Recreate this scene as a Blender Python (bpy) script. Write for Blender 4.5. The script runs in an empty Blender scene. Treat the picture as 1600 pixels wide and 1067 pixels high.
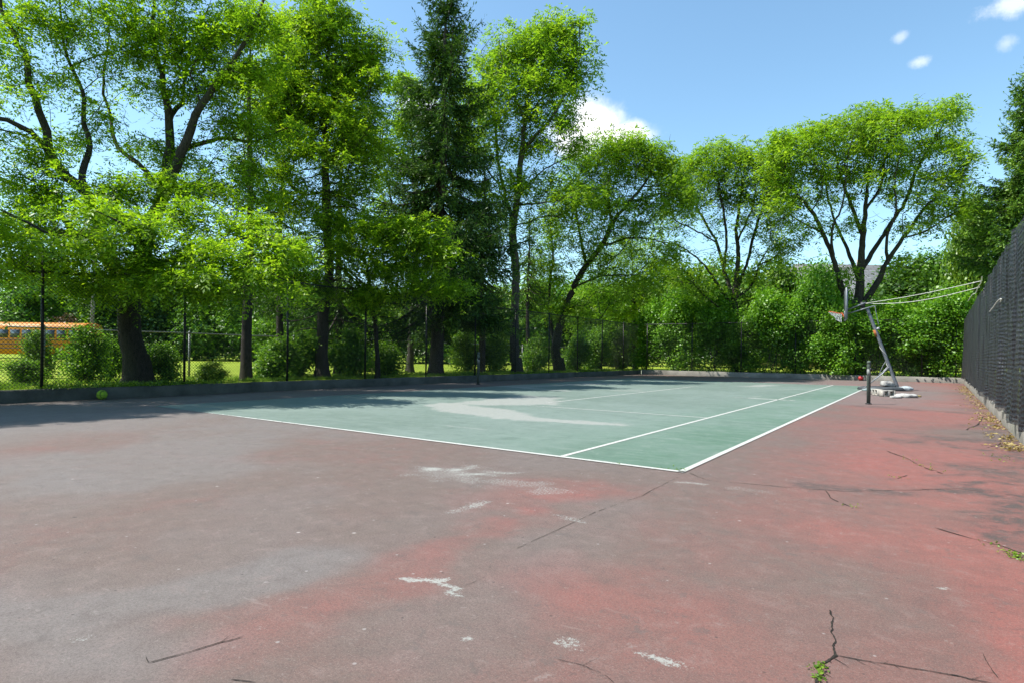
import bpy, math, time
import numpy as np
from mathutils import Matrix, Vector
T00 = time.time()
S = bpy.context.scene
COL = S.collection
RNG = np.random.default_rng(7)
pi = math.pi

# ------------------------------------------------------------------ survey: sight lines of the photograph -> metres
FOC, HY, CH, YAW, CX, CY, KR = 923.76, 555.56, 1.1222, 0.61032, 1.95548, -5.72772, 0.0123236
SY, CYW = math.sin(YAW), math.cos(YAW)
TH = math.atan(KR)
CAM = np.array([CX, CY, CH]); FW = np.array([-SY, CYW, 0.]); RT = np.array([CYW, SY, 0.])
def ab(px, py):
    a, b = px - 800., py - HY
    return (a*math.cos(TH) + b*math.sin(TH))/FOC, (b*math.cos(TH) - a*math.sin(TH))/FOC
def P(px, py, z):                       # point at distance z along the view
    a, b = ab(px, py)
    return CAM + FW*z + RT*(a*z) + np.array([0, 0, -b*z])
def G(px, py, h=0.):                    # point on the level z = h
    a, b = ab(px, py)
    return P(px, py, (CH - h)/b)
def onX(px, X, py=560.):                # distance at which the sight line crosses the plane x = X
    a, b = ab(px, py)
    return (X - CX)/(-SY + a*CYW)
def onY(px, Y, py=560.):
    a, b = ab(px, py)
    return (Y - CY)/(CYW + a*SY)

LX, FY, GZ = -13.75, 32.0, 0.25         # left kerb line, far kerb line, level of the lawn
def RX(Y): return 3.05 + 0.018*(Y - 5.)  # right kerb line

# ------------------------------------------------------------------ object helpers
def tag(o, label=None, cat=None, group=None, kind=None):
    if label: o['label'] = label
    if cat: o['category'] = cat
    if group: o['group'] = group
    if kind: o['kind'] = kind
    return o
def empty(name, loc, label=None, cat=None, group=None, rz=0.):
    o = bpy.data.objects.new(name, None); COL.objects.link(o)
    o.location = Vector([float(v) for v in loc]); o.rotation_euler = (0, 0, rz); o.empty_display_size = .2
    return tag(o, label, cat, group)
def link(name, me, mat=None, parent=None, loc=None):
    o = bpy.data.objects.new(name, me); COL.objects.link(o)
    if mat is not None: me.materials.append(mat)
    if parent is not None: o.parent = parent
    if loc is not None: o.location = Vector([float(v) for v in loc])
    return o
def mesh_np(name, V, F, smooth=False):
    """V (n,3), F (m,k) all faces with k corners, or a list of such arrays"""
    me = bpy.data.meshes.new(name)
    if not isinstance(F, list): F = [F]
    F = [np.asarray(f, dtype=np.int32) for f in F if len(f)]
    V = np.asarray(V, dtype=np.float32)
    me.vertices.add(len(V)); me.vertices.foreach_set('co', V.ravel())
    li = np.concatenate([f.ravel() for f in F]).astype(np.int32)
    tot = np.concatenate([np.full(len(f), f.shape[1], np.int32) for f in F])
    st = np.concatenate([[0], np.cumsum(tot)[:-1]]).astype(np.int32)
    me.loops.add(len(li)); me.loops.foreach_set('vertex_index', li)
    me.polygons.add(len(tot)); me.polygons.foreach_set('loop_start', st)
    try: me.polygons.foreach_set('loop_total', tot)
    except Exception: pass
    if smooth: me.polygons.foreach_set('use_smooth', np.ones(len(tot), dtype=bool))
    me.update(calc_edges=True); me.validate()
    return me
class MB:                               # collects boxes, tubes, lathes into one mesh
    def __init__(s): s.v = []; s.f = {}; s.n = 0
    def add(s, V, F):
        V = np.asarray(V, float); s.v.append(V)
        for f in F: s.f.setdefault(len(f), []).append([i + s.n for i in f])
        s.n += len(V)
    def addn(s, V, F):
        F = np.asarray(F); s.v.append(np.asarray(V, float)); s.f.setdefault(F.shape[1], []).extend((F + s.n).tolist()); s.n += len(V)
    def box(s, c, d, R=None, bev=0.):
        c = np.asarray(c, float); hx, hy, hz = np.asarray(d, float)/2
        if bev <= 0:
            V = np.array([[x, y, z] for z in (-hz, hz) for x, y in ((-hx, -hy), (hx, -hy), (hx, hy), (-hx, hy))])
            F = [(3, 2, 1, 0), (4, 5, 6, 7)] + [(i, (i+1) % 4, 4+(i+1) % 4, 4+i) for i in range(4)]
        else:
            b = min(bev, hx*.9, hy*.9, hz*.9)
            def ring(ix, iy, z): return [[-ix, -iy, z], [ix, -iy, z], [ix, iy, z], [-ix, iy, z]]
            V = np.array(ring(hx-b, hy-b, -hz) + ring(hx, hy, -hz+b) + ring(hx, hy, hz-b) + ring(hx-b, hy-b, hz))
            F = [(3, 2, 1, 0), (12, 13, 14, 15)]
            for k in range(3): F += [(4*k+i, 4*k+(i+1) % 4, 4*k+4+(i+1) % 4, 4*k+4+i) for i in range(4)]
        if R is not None: V = V @ np.asarray(R).T
        s.add(V + c, F)
    def tube(s, pts, r, n=8, caps=True):
        pts = np.asarray(pts, float); m = len(pts)
        r = np.full(m, r) if np.isscalar(r) else np.asarray(r, float)
        t = np.gradient(pts, axis=0) if m > 2 else np.repeat([pts[1]-pts[0]], 2, 0)
        t /= np.linalg.norm(t, axis=1)[:, None] + 1e-9
        ref = np.array([0, 0, 1.]) if abs(t[0, 2]) < .9 else np.array([1., 0, 0])
        u = np.cross(t, ref); u /= np.linalg.norm(u, axis=1)[:, None] + 1e-9
        w = np.cross(t, u)
        a = np.arange(n)*2*pi/n
        V = pts[:, None, :] + r[:, None, None]*(np.cos(a)[None, :, None]*u[:, None, :] + np.sin(a)[None, :, None]*w[:, None, :])
        F = [(i*n+j, i*n+(j+1) % n, (i+1)*n+(j+1) % n, (i+1)*n+j) for i in range(m-1) for j in range(n)]
        if caps: F += [tuple(range(n))[::-1], tuple((m-1)*n+j for j in range(n))]
        s.add(V.reshape(-1, 3), F)
    def lathe(s, c, prof, n=16, axis=None):
        c = np.asarray(c, float); a = np.arange(n)*2*pi/n
        V = np.array([[r*math.cos(t), r*math.sin(t), z] for r, z in prof for t in a])
        if axis is not None: V = V @ np.asarray(axis).T
        m = len(prof)
        F = [(i*n+j, i*n+(j+1) % n, (i+1)*n+(j+1) % n, (i+1)*n+j) for i in range(m-1) for j in range(n)]
        F += [tuple(range(n))[::-1], tuple((m-1)*n+j for j in range(n))]
        s.add(V + c, F)
    def build(s, name, mat=None, parent=None, base=None, smooth=False):
        V = np.concatenate(s.v)
        if base is not None: V = V - np.asarray(base, float)
        me = mesh_np(name, V, [np.array(f) for f in s.f.values()], smooth)
        return link(name, me, mat, parent)
def copy_tree(o, parent=None):
    c = o.copy(); COL.objects.link(c)
    if parent is not None: c.parent = parent
    for ch in list(o.children): copy_tree(ch, c)
    return c
def rotz(a): return np.array([[math.cos(a), -math.sin(a), 0], [math.sin(a), math.cos(a), 0], [0, 0, 1.]])

# value noise in numpy
def vnoise(x, y, seed=0):
    r = np.random.default_rng(seed); T = r.random((256, 256))
    xi, yi = np.floor(x).astype(int), np.floor(y).astype(int)
    fx, fy = x-xi, y-yi; fx = fx*fx*(3-2*fx); fy = fy*fy*(3-2*fy)
    g = lambda i, j: T[i & 255, j & 255]
    return (g(xi, yi)*(1-fx)+g(xi+1, yi)*fx)*(1-fy) + (g(xi, yi+1)*(1-fx)+g(xi+1, yi+1)*fx)*fy
def fbm(x, y, seed=0, o=4):
    s = 0; a = 1; t = 0
    for k in range(o):
        s = s + a*vnoise(x*2**k+17*k, y*2**k+31*k, seed+k); t += a; a *= .55
    return s/t
def sst(e0, e1, x):
    t = np.clip((x-e0)/(e1-e0), 0, 1); return t*t*(3-2*t)

# ------------------------------------------------------------------ materials
def srgb(r, g, b):
    f = lambda c: (c/255/12.92) if c/255 <= .04045 else ((c/255+.055)/1.055)**2.4
    return (f(r), f(g), f(b), 1.)
class NT:
    def __init__(s, name):
        s.m = bpy.data.materials.new(name); s.m.use_nodes = True
        s.t = s.m.node_tree; s.t.nodes.clear()
    def n(s, typ, **kw):
        o = s.t.nodes.new(typ)
        for k, v in kw.items():
            if k == 'i':
                for kk, vv in v.items():
                    if isinstance(vv, bpy.types.NodeSocket): s.t.links.new(vv, o.inputs[kk])
                    else: o.inputs[kk].default_value = vv
            else: setattr(o, k, v)
        return o
    def mix(s, fac, a, b, mode='MIX'):
        o = s.n('ShaderNodeMix', data_type='RGBA', blend_type=mode)
        for k, v in ((0, fac), (6, a), (7, b)):
            if isinstance(v, bpy.types.NodeSocket): s.t.links.new(v, o.inputs[k])
            else: o.inputs[k].default_value = v
        return o.outputs[2]
    def math(s, op, a, b=0., c=0., clamp=False):
        o = s.n('ShaderNodeMath', operation=op, use_clamp=clamp)
        for k, v in ((0, a), (1, b), (2, c)):
            if isinstance(v, bpy.types.NodeSocket): s.t.links.new(v, o.inputs[k])
            else: o.inputs[k].default_value = v
        return o.outputs[0]
    def noise(s, scale, detail=4., rough=.55, vec=None, dist=0.):
        o = s.n('ShaderNodeTexNoise', i={'Scale': scale, 'Detail': detail, 'Roughness': rough, 'Distortion': dist})
        if vec is not None: s.t.links.new(vec, o.inputs['Vector'])
        return o.outputs['Fac']
    def ramp(s, fac, stops):
        o = s.n('ShaderNodeValToRGB'); s.t.links.new(fac, o.inputs[0]); e = o.color_ramp.elements
        while len(e) < len(stops): e.new(.5)
        for q, (p, c) in zip(e, stops): q.position = p; q.color = c if len(c) == 4 else (*c, 1)
        return o.outputs[0]
    def rng(s, v, a, b, c=0., d=1.):
        o = s.n('ShaderNodeMapRange', i={0: v, 1: a, 2: b, 3: c, 4: d}); return o.outputs[0]
    def obj(s, scale=(1, 1, 1)):
        tc = s.n('ShaderNodeTexCoord'); mp = s.n('ShaderNodeMapping', i={'Vector': tc.outputs['Object'], 'Scale': scale}); return mp.outputs[0]
    def bump(s, h, strength=.3, dist=.01):
        return s.n('ShaderNodeBump', i={'Height': h, 'Strength': strength, 'Distance': dist}).outputs[0]
    def bsdf(s, col, rough=.6, metal=0., nrm=None, spec=.5, **kw):
        o = s.n('ShaderNodeBsdfPrincipled', i={'Base Color': col, 'Roughness': rough, 'Metallic': metal, 'Specular IOR Level': spec})
        if nrm is not None: s.t.links.new(nrm, o.inputs['Normal'])
        return o.outputs[0]
    def out(s, sh, disp=None):
        o = s.n('ShaderNodeOutputMaterial'); s.t.links.new(sh, o.inputs['Surface']); return s.m
def simple(name, c, rough=.6, metal=0., var=.25, scale=8., spec=.4, bump=0.):
    t = NT(name); v = t.obj(); f = t.noise(scale, 5., .6, v)
    c = (*c[:3], 1.)
    dk = tuple(x*(1-var) for x in c[:3])+(1,); lt = tuple(min(1, x*(1+var)) for x in c[:3])+(1,)
    col = t.ramp(f, [(.3, dk), (.7, lt)])
    nr = t.bump(t.noise(scale*6, 3, .6, v), bump, .01) if bump else None
    return t.out(t.bsdf(col, t.rng(f, .3, .7, rough-.08, rough+.08), metal, nr, spec))
def leaf_mat(name, c1, c2, c3, trans=.42, nscale=.7, gloss=.05):
    t = NT(name); v = t.obj()
    f = t.noise(nscale, 3., .6, v)
    rnd = t.n('ShaderNodeNewGeometry').outputs['Random Per Island']
    fac = t.math('ADD', t.math('MULTIPLY', f, .9), t.math('MULTIPLY', t.math('SUBTRACT', rnd, .5), .55))
    col = t.ramp(fac, [(.2, c1), (.48, c2), (.78, c3)])
    tcol = t.mix(1., col, (1.16, 1.18, .55, 1), 'MULTIPLY')
    d = t.n('ShaderNodeBsdfDiffuse', i={'Color': col}).outputs[0]
    tr = t.n('ShaderNodeBsdfTranslucent', i={'Color': tcol}).outputs[0]
    m = t.n('ShaderNodeMixShader', i={0: trans, 1: d, 2: tr}).outputs[0]
    g = t.n('ShaderNodeBsdfGlossy', i={'Color': (.8, .85, .8, 1), 'Roughness': .42}).outputs[0]
    return t.out(t.n('ShaderNodeMixShader', i={0: gloss, 1: m, 2: g}).outputs[0])
def bark_mat(name, c1, c2, c3=(.05, .06, .03), stretch=.25):
    t = NT(name); v = t.obj((1, 1, stretch))
    a = t.noise(26., 6., .65, v, 1.2); b = t.noise(1.3, 3., .5, v)
    col = t.ramp(a, [(.32, c1), (.62, c2)])
    col = t.mix(t.rng(b, .5, .75, 0, .5), col, (*c3, 1))
    return t.out(t.bsdf(col, .9, 0, t.bump(a, .9, .03), .2))

M = {}
M['locust'] = leaf_mat('locust_leaf', (.085, .180, .010), (.205, .370, .016), (.36, .51, .030), .60, .8, .03)
M['locust_far'] = leaf_mat('locust_leaf_far', (.082, .172, .014), (.192, .345, .022), (.33, .46, .038), .60, .6, .03)
M['yellow'] = leaf_mat('yellowgreen_leaf', (.095, .190, .012), (.205, .355, .018), (.35, .47, .03), .60, .6, .03)
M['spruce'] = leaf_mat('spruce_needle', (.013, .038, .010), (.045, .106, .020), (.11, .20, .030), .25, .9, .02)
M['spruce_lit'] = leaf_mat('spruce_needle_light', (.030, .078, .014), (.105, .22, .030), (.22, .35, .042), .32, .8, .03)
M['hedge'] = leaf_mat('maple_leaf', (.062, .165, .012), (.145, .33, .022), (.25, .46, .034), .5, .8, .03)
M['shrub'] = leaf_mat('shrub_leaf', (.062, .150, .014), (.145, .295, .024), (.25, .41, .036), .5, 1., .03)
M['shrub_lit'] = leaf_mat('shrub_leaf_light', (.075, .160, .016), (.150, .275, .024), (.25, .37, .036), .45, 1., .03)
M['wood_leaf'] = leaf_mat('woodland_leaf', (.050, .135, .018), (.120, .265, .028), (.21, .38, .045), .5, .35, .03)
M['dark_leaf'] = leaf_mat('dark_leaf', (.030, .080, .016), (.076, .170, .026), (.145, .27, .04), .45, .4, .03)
M['red_leaf'] = leaf_mat('plum_leaf', (.050, .030, .022), (.110, .060, .040), (.170, .110, .070), .3, .8, .05)
M['dry'] = leaf_mat('dry_leaf', (.16, .11, .04), (.30, .22, .08), (.42, .36, .16), .2, 3., .03)
M['bark'] = bark_mat('locust_bark', (.012, .010, .009, 1), (.060, .052, .044, 1))
M['bark_grey'] = bark_mat('grey_bark', (.020, .017, .016, 1), (.110, .098, .088, 1))
M['bark_pale'] = bark_mat('broken_wood', (.10, .065, .04, 1), (.36, .27, .19, 1), (.16, .11, .07), .5)
M['spruce_bark'] = bark_mat('spruce_bark', (.016, .013, .012, 1), (.075, .062, .056, 1))
M['twig'] = simple('dead_twig', (.035, .03, .027), .9, var=.3)
M['vinyl'] = simple('black_vinyl', (.008, .009, .010), .45, var=.2, scale=20)
M['galv'] = simple('galvanised_steel', (.20, .21, .21), .5, .5, .2, 15)
M['rope'] = simple('white_rope', (.62, .62, .58), .85, var=.15, scale=60)

# concrete kerb
t = NT('kerb_concrete'); v = t.obj()
a = t.noise(1.2, 6., .7, v); b = t.noise(30., 4., .7, v); c3 = t.noise(.5, 3., .5, v)
col = t.ramp(a, [(.3, (.13, .123, .108)), (.7, (.28, .265, .235))])
col = t.mix(t.rng(b, .55, .8, 0, .5), col, (.10, .10, .085, 1))
col = t.mix(t.rng(c3, .55, .8, 0, .45), col, (.10, .12, .06, 1))
M['kerb'] = t.out(t.bsdf(col, .93, 0, t.bump(b, .6, .02), .2))
t = NT('kerb_concrete_dark'); v = t.obj()  # left kerb: same concrete in a much darker, faintly green grey
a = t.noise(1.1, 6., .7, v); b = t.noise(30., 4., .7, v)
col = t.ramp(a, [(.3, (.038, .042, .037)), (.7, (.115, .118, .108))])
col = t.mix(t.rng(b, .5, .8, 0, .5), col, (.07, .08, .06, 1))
M['kerb_dark'] = t.out(t.bsdf(col, .93, 0, t.bump(b, .6, .02), .2))

# lawn
t = NT('lawn_grass'); v = t.obj()
a = t.noise(.22, 4., .6, v); b = t.noise(9., 6., .75, v); c3 = t.noise(70., 3., .7, v)
col = t.ramp(a, [(.3, (.18, .26, .022)), (.52, (.30, .39, .034)), (.75, (.40, .46, .055))])
col = t.mix(t.rng(b, .35, .7, 0, .55), col, (.085, .15, .014, 1))
col = t.mix(t.rng(c3, .3, .7, .0, .4), col, (.30, .34, .06, 1))
M['lawn'] = t.out(t.bsdf(col, .95, 0, t.bump(t.math('ADD', b, c3), .8, .04), .1))

# ------------------------------------------------------------------ the court slab: paint, wear, cracks
def seg_d(X, Y, pts):
    """distance in the plane to a polyline of ground points, and the run along it"""
    best = np.full(X.shape, 1e9)
    for p, q in zip(pts[:-1], pts[1:]):
        d = q-p; L = (d**2).sum()+1e-9
        u = np.clip(((X-p[0])*d[0]+(Y-p[1])*d[1])/L, 0, 1)
        best = np.minimum(best, np.hypot(X-p[0]-u*d[0], Y-p[1]-u*d[1]))
    return best
def gp(*pxs): return [G(x, y)[:2] for x, y in pxs]
def in_poly(X, Y, pts):
    ins = np.zeros(X.shape, bool); n = len(pts)
    for i in range(n):
        (x1, y1), (x2, y2) = pts[i], pts[(i+1) % n]
        c = ((y1 > Y) != (y2 > Y)) & (X < (x2-x1)*(Y-y1)/(y2-y1+1e-12)+x1)
        ins ^= c
    return ins
def soft_poly(X, Y, pxs, w, seed, nz=1., sc=1.):
    pts = [np.asarray(p) for p in gp(*pxs)]
    d = seg_d(X, Y, pts+[pts[0]]); sd = np.where(in_poly(X, Y, pts), d, -d)
    sd = sd + (fbm(X*sc, Y*sc, seed)-.5)*nz*2*w
    return sst(-w, w, sd)
def stroke(X, Y, pxs, w0, w1, seed, nz=.6, sc=1.5):
    d = seg_d(X, Y, gp(*pxs)); d = d + (fbm(X*sc, Y*sc, seed)-.5)*2*nz*w1
    return 1-sst(w0, w1, d)

def grid_sheet(name, xs, ys, z, attrs, mat, kind='structure'):
    X, Y = np.meshgrid(xs, ys); nx, ny = len(xs), len(ys)
    V = np.stack([X, Y, np.full(X.shape, z)], -1).reshape(-1, 3)
    i = np.arange(nx*ny).reshape(ny, nx)
    F = np.stack([i[:-1, :-1], i[:-1, 1:], i[1:, 1:], i[1:, :-1]], -1).reshape(-1, 4)
    me = mesh_np(name, V, F)
    for k, val in attrs(X, Y).items():
        at = me.attributes.new(k, 'FLOAT', 'POINT'); at.data.foreach_set('value', np.clip(val, 0, 1).astype(np.float32).ravel())
    o = link(name, me, mat); o['kind'] = kind
    return o

def court_attrs(X, Y):
    n1 = fbm(X*.35, Y*.35, 11); n2 = fbm(X*1.3, Y*1.3, 12)
    # along the view direction's cross axis the surface was rolled in long strokes
    red = .30 + .55*(n1-.45)
    right = sst(-1.2, 2.6, X + .14*(Y-2))
    red = red + .52*right*sst(.25, .65, .55*n1+.45*n2+.1)
    red = red + .5*stroke(X, Y, [(880, 775), (790, 815), (700, 850), (640, 880), (560, 910), (470, 945), (350, 1000)], .0, .36, 21, 1., 2.6)*(.25+1.0*n2)
    red = red + .35*stroke(X, Y, [(1050, 930), (900, 930), (840, 900)], .05, .45, 22)
    red = red + .75*soft_poly(X, Y, [(1520, 860), (1600, 780), (1700, 900), (1700, 1100), (1600, 1100), (1560, 1000)], .16, 23, 1.1, 2.5)
    red = red + .14*soft_poly(X, Y, [(1180, 960), (1250, 1010), (1200, 1080), (1000, 1080), (1100, 1010)], .3, 24)
    red = red + .35*stroke(X, Y, [(780, 780), (860, 760), (960, 770)], .1, .6, 25)
    red = red + .3*soft_poly(X, Y, [(1400, 700), (1600, 760), (1600, 900), (1300, 860), (1250, 760)], .8, 26)
    grey = .45*sst(.40, .70, fbm(X*.7, Y*.7, 31))*sst(1.5, -1.5, X)
    grey = grey + .95*sst(-5.2, -9., X + .35*(Y+3) + (n1-.5)*2.2)
    grey = grey + .95*soft_poly(X, Y, [(0, 730), (240, 690), (420, 650), (500, 680), (330, 730), (100, 800)], .7, 32)
    grey = grey + .8*stroke(X, Y, [(30, 960), (300, 930), (420, 890), (520, 870)], .05, .35, 33, .8, 1.5)
    grey = grey + .8*soft_poly(X, Y, [(-50, 940), (120, 960), (330, 1010), (200, 1080), (-50, 1090)], .25, 34)
    grey = grey + .7*soft_poly(X, Y, [(1110, 600), (1330, 632), (1480, 640), (1500, 604), (1350, 590), (1150, 585)], 1.0, 35)
    grey = grey + .35*stroke(X, Y, [(960, 790), (880, 850), (700, 990)], .1, .5, 36)
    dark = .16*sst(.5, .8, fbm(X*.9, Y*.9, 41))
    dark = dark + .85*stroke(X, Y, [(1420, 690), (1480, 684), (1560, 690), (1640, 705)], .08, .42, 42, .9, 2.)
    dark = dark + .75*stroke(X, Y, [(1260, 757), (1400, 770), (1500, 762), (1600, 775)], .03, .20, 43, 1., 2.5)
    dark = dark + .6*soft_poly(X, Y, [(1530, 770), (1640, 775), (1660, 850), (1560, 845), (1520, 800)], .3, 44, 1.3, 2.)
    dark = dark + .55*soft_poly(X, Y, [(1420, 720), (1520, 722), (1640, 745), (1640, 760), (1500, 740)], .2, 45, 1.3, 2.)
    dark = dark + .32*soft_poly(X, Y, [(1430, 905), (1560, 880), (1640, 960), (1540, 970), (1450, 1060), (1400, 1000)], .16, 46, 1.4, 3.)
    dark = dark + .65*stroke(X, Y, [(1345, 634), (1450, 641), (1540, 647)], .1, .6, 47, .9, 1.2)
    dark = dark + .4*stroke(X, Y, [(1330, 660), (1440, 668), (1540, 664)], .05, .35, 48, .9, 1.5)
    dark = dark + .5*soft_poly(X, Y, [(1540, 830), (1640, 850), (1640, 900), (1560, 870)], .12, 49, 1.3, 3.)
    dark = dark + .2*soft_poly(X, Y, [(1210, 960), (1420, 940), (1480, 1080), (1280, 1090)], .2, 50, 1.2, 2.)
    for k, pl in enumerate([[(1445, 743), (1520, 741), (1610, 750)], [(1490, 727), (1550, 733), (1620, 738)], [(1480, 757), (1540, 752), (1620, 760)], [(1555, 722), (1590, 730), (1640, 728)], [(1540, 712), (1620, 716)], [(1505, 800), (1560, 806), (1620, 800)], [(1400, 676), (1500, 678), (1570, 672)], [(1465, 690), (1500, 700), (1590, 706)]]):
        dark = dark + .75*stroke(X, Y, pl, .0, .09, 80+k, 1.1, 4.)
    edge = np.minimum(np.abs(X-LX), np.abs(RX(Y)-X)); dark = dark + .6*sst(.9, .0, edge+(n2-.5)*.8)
    chip = .10*sst(.55, .8, fbm(X*1.1, Y*1.1, 61))+.05
    def cp(px, w0, w1, a, sd): return a*stroke(X, Y, px, w0, w1*1.6, sd, .9, 5.)
    chip = chip + cp([(650, 735), (720, 742), (790, 752), (850, 762)], .02, .30, .62, 62)
    chip = chip + cp([(700, 722), (780, 735)], .02, .25, .45, 63) + cp([(700, 800), (760, 785)], .01, .10, .70, 64)
    chip = chip + cp([(630, 904), (690, 907)], .012, .035, 1., 65) + cp([(708, 915), (712, 925)], .01, .03, .95, 66)
    chip = chip + cp([(866, 803), (915, 815)], .01, .08, .75, 67) + cp([(836, 975), (855, 978)], .006, .025, 1., 68)
    chip = chip + cp([(880, 1000), (910, 1008)], .01, .05, .75, 69) + cp([(1010, 1020), (1050, 1035), (1090, 1045)], .01, .05, .9, 70)
    chip = chip + cp([(1055, 752), (1100, 756)], .01, .06, .75, 71) + cp([(1150, 762), (1190, 768)], .02, .12, .55, 72)
    chip = chip + cp([(722, 992), (732, 996)], .006, .022, 1., 73) + cp([(1465, 917), (1472, 918)], .004, .012, 1., 74)
    chip = chip + cp([(110, 1000), (140, 995)], .005, .03, .6, 75) + cp([(1215, 688), (1330, 694)], .01, .06, .5, 76)
    chip = chip + cp([(1430, 628), (1500, 633)], .02, .14, .6, 77) + cp([(1425, 612), (1470, 612)], .02, .10, .7, 78)
    return {'red': red, 'grey': grey, 'dark': dark, 'chip': chip}

t = NT('court_red_paint'); v = t.obj()
at = lambda k: t.n('ShaderNodeAttribute', attribute_name=k).outputs['Fac']
fine = t.noise(70., 8., .85, v); grit = t.noise(150., 5., .85, v); med = t.noise(2.6, 9., .72, v, .5); big = t.noise(.8, 4., .6, v)
scr = t.noise(4., 5., .6, t.obj((1.2, 6., 1)), .8)
jit = t.math('MULTIPLY', t.math('SUBTRACT', med, .5), .9)
R_ = t.math('ADD', at('red'), t.math('MULTIPLY', jit, .95), clamp=True)
Gr = t.math('ADD', at('grey'), t.math('MULTIPLY', jit, .9), clamp=True)
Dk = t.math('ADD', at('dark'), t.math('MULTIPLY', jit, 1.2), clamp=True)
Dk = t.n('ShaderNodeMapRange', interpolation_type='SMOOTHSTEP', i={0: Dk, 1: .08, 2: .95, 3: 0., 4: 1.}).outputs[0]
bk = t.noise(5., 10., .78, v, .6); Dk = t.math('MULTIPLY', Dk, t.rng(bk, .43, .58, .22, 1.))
Gr = t.n('ShaderNodeMapRange', interpolation_type='SMOOTHSTEP', i={0: Gr, 1: .0, 2: 1.0, 3: 0., 4: 1.}).outputs[0]
col = t.ramp(R_, [(.0, (.122, .099, .085)), (.35, (.130, .090, .077)), (.62, (.166, .080, .068)), (1., (.240, .078, .065))])
col = t.mix(t.math('MULTIPLY', Gr, .75), col, (.147, .139, .134, 1))
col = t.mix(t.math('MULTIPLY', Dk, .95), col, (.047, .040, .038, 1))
col = t.mix(t.rng(big, .35, .7, 0, .30), col, (.125, .095, .078, 1))
blot = t.noise(7., 7., .72, v, .5)
col = t.mix(t.rng(blot, .50, .68, 0, .38), col, (.075, .055, .050, 1))
col = t.mix(t.rng(blot, .46, .30, 0, .34), col, (.235, .175, .160, 1))
col = t.mix(t.rng(fine, .46, .62, 0, .6), col, (.055, .042, .038, 1))
col = t.mix(t.rng(grit, .52, .66, 0, .55), col, (.27, .235, .22, 1))
col = t.mix(t.rng(scr, .66, .75, 0, .16), col, (.34, .30, .28, 1))
pe = t.noise(5.5, 12., .78, v, .4); pe2 = t.noise(13., 10., .8, v, .2)
col = t.mix(t.math('MULTIPLY', t.rng(pe, .585, .60), .42), col, (.088, .076, .070, 1))
col = t.mix(t.math('MULTIPLY', t.rng(pe2, .62, .635), .5), col, (.060, .052, .048, 1))
col = t.mix(t.math('MULTIPLY', t.rng(pe2, .395, .38), .38), col, (.235, .205, .19, 1))
# flaked paint: light primer shows where the flaking is dense
fl = t.noise(60., 6., .85, v, .3)
thr = t.math('SUBTRACT', .76, t.math('MULTIPLY', at('chip'), .36))
flake = t.rng(t.math('SUBTRACT', fl, thr), 0., .035)
col = t.mix(t.math('MULTIPLY', flake, .85), col, (.30, .31, .285, 1))
vo = t.n('ShaderNodeTexVoronoi', feature='F1', i={'Scale': 3.2, 'Vector': v})
spot = t.math('MULTIPLY', t.rng(vo.outputs['Distance'], .05, .02), t.rng(t.n('ShaderNodeSeparateColor', i={0: vo.outputs['Color']}).outputs[0], .62, .66))
col = t.mix(t.math('MULTIPLY', spot, .8), col, (.36, .33, .31, 1))
vo3 = t.n('ShaderNodeTexVoronoi', feature='F1', i={'Scale': 11., 'Vector': v})
spot3 = t.math('MULTIPLY', t.rng(vo3.outputs['Distance'], .11, .06), t.rng(t.n('ShaderNodeSeparateColor', i={0: vo3.outputs['Color']}).outputs[0], .80, .84))
col = t.mix(t.math('MULTIPLY', spot3, .6), col, (.30, .28, .265, 1))
vo4 = t.n('ShaderNodeTexVoronoi', feature='F1', i={'Scale': 14., 'Vector': v})
spot4 = t.math('MULTIPLY', t.rng(vo4.outputs['Distance'], .12, .06), t.rng(t.n('ShaderNodeSeparateColor', i={0: vo4.outputs['Color']}).outputs[0], .80, .84))
col = t.mix(t.math('MULTIPLY', spot4, .7), col, (.035, .030, .028, 1))
vo2 = t.n('ShaderNodeTexVoronoi', feature='F1', i={'Scale': 1.7, 'Vector': v})
spot2 = t.math('MULTIPLY', t.rng(vo2.outputs['Distance'], .03, .015), t.rng(t.n('ShaderNodeSeparateColor', i={0: vo2.outputs['Color']}).outputs[1], .7, .74))
col = t.mix(t.math('MULTIPLY', spot2, .85), col, (.03, .028, .026, 1))
hgt = t.math('ADD', t.math('MULTIPLY', fine, .6), t.math('ADD', t.math('MULTIPLY', grit, .5), t.math('MULTIPLY', flake, .25)))
M['court_red'] = t.out(t.bsdf(col, t.rng(med, .3, .7, .72, .9), 0, t.bump(hgt, .45, .006), .35))

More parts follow.
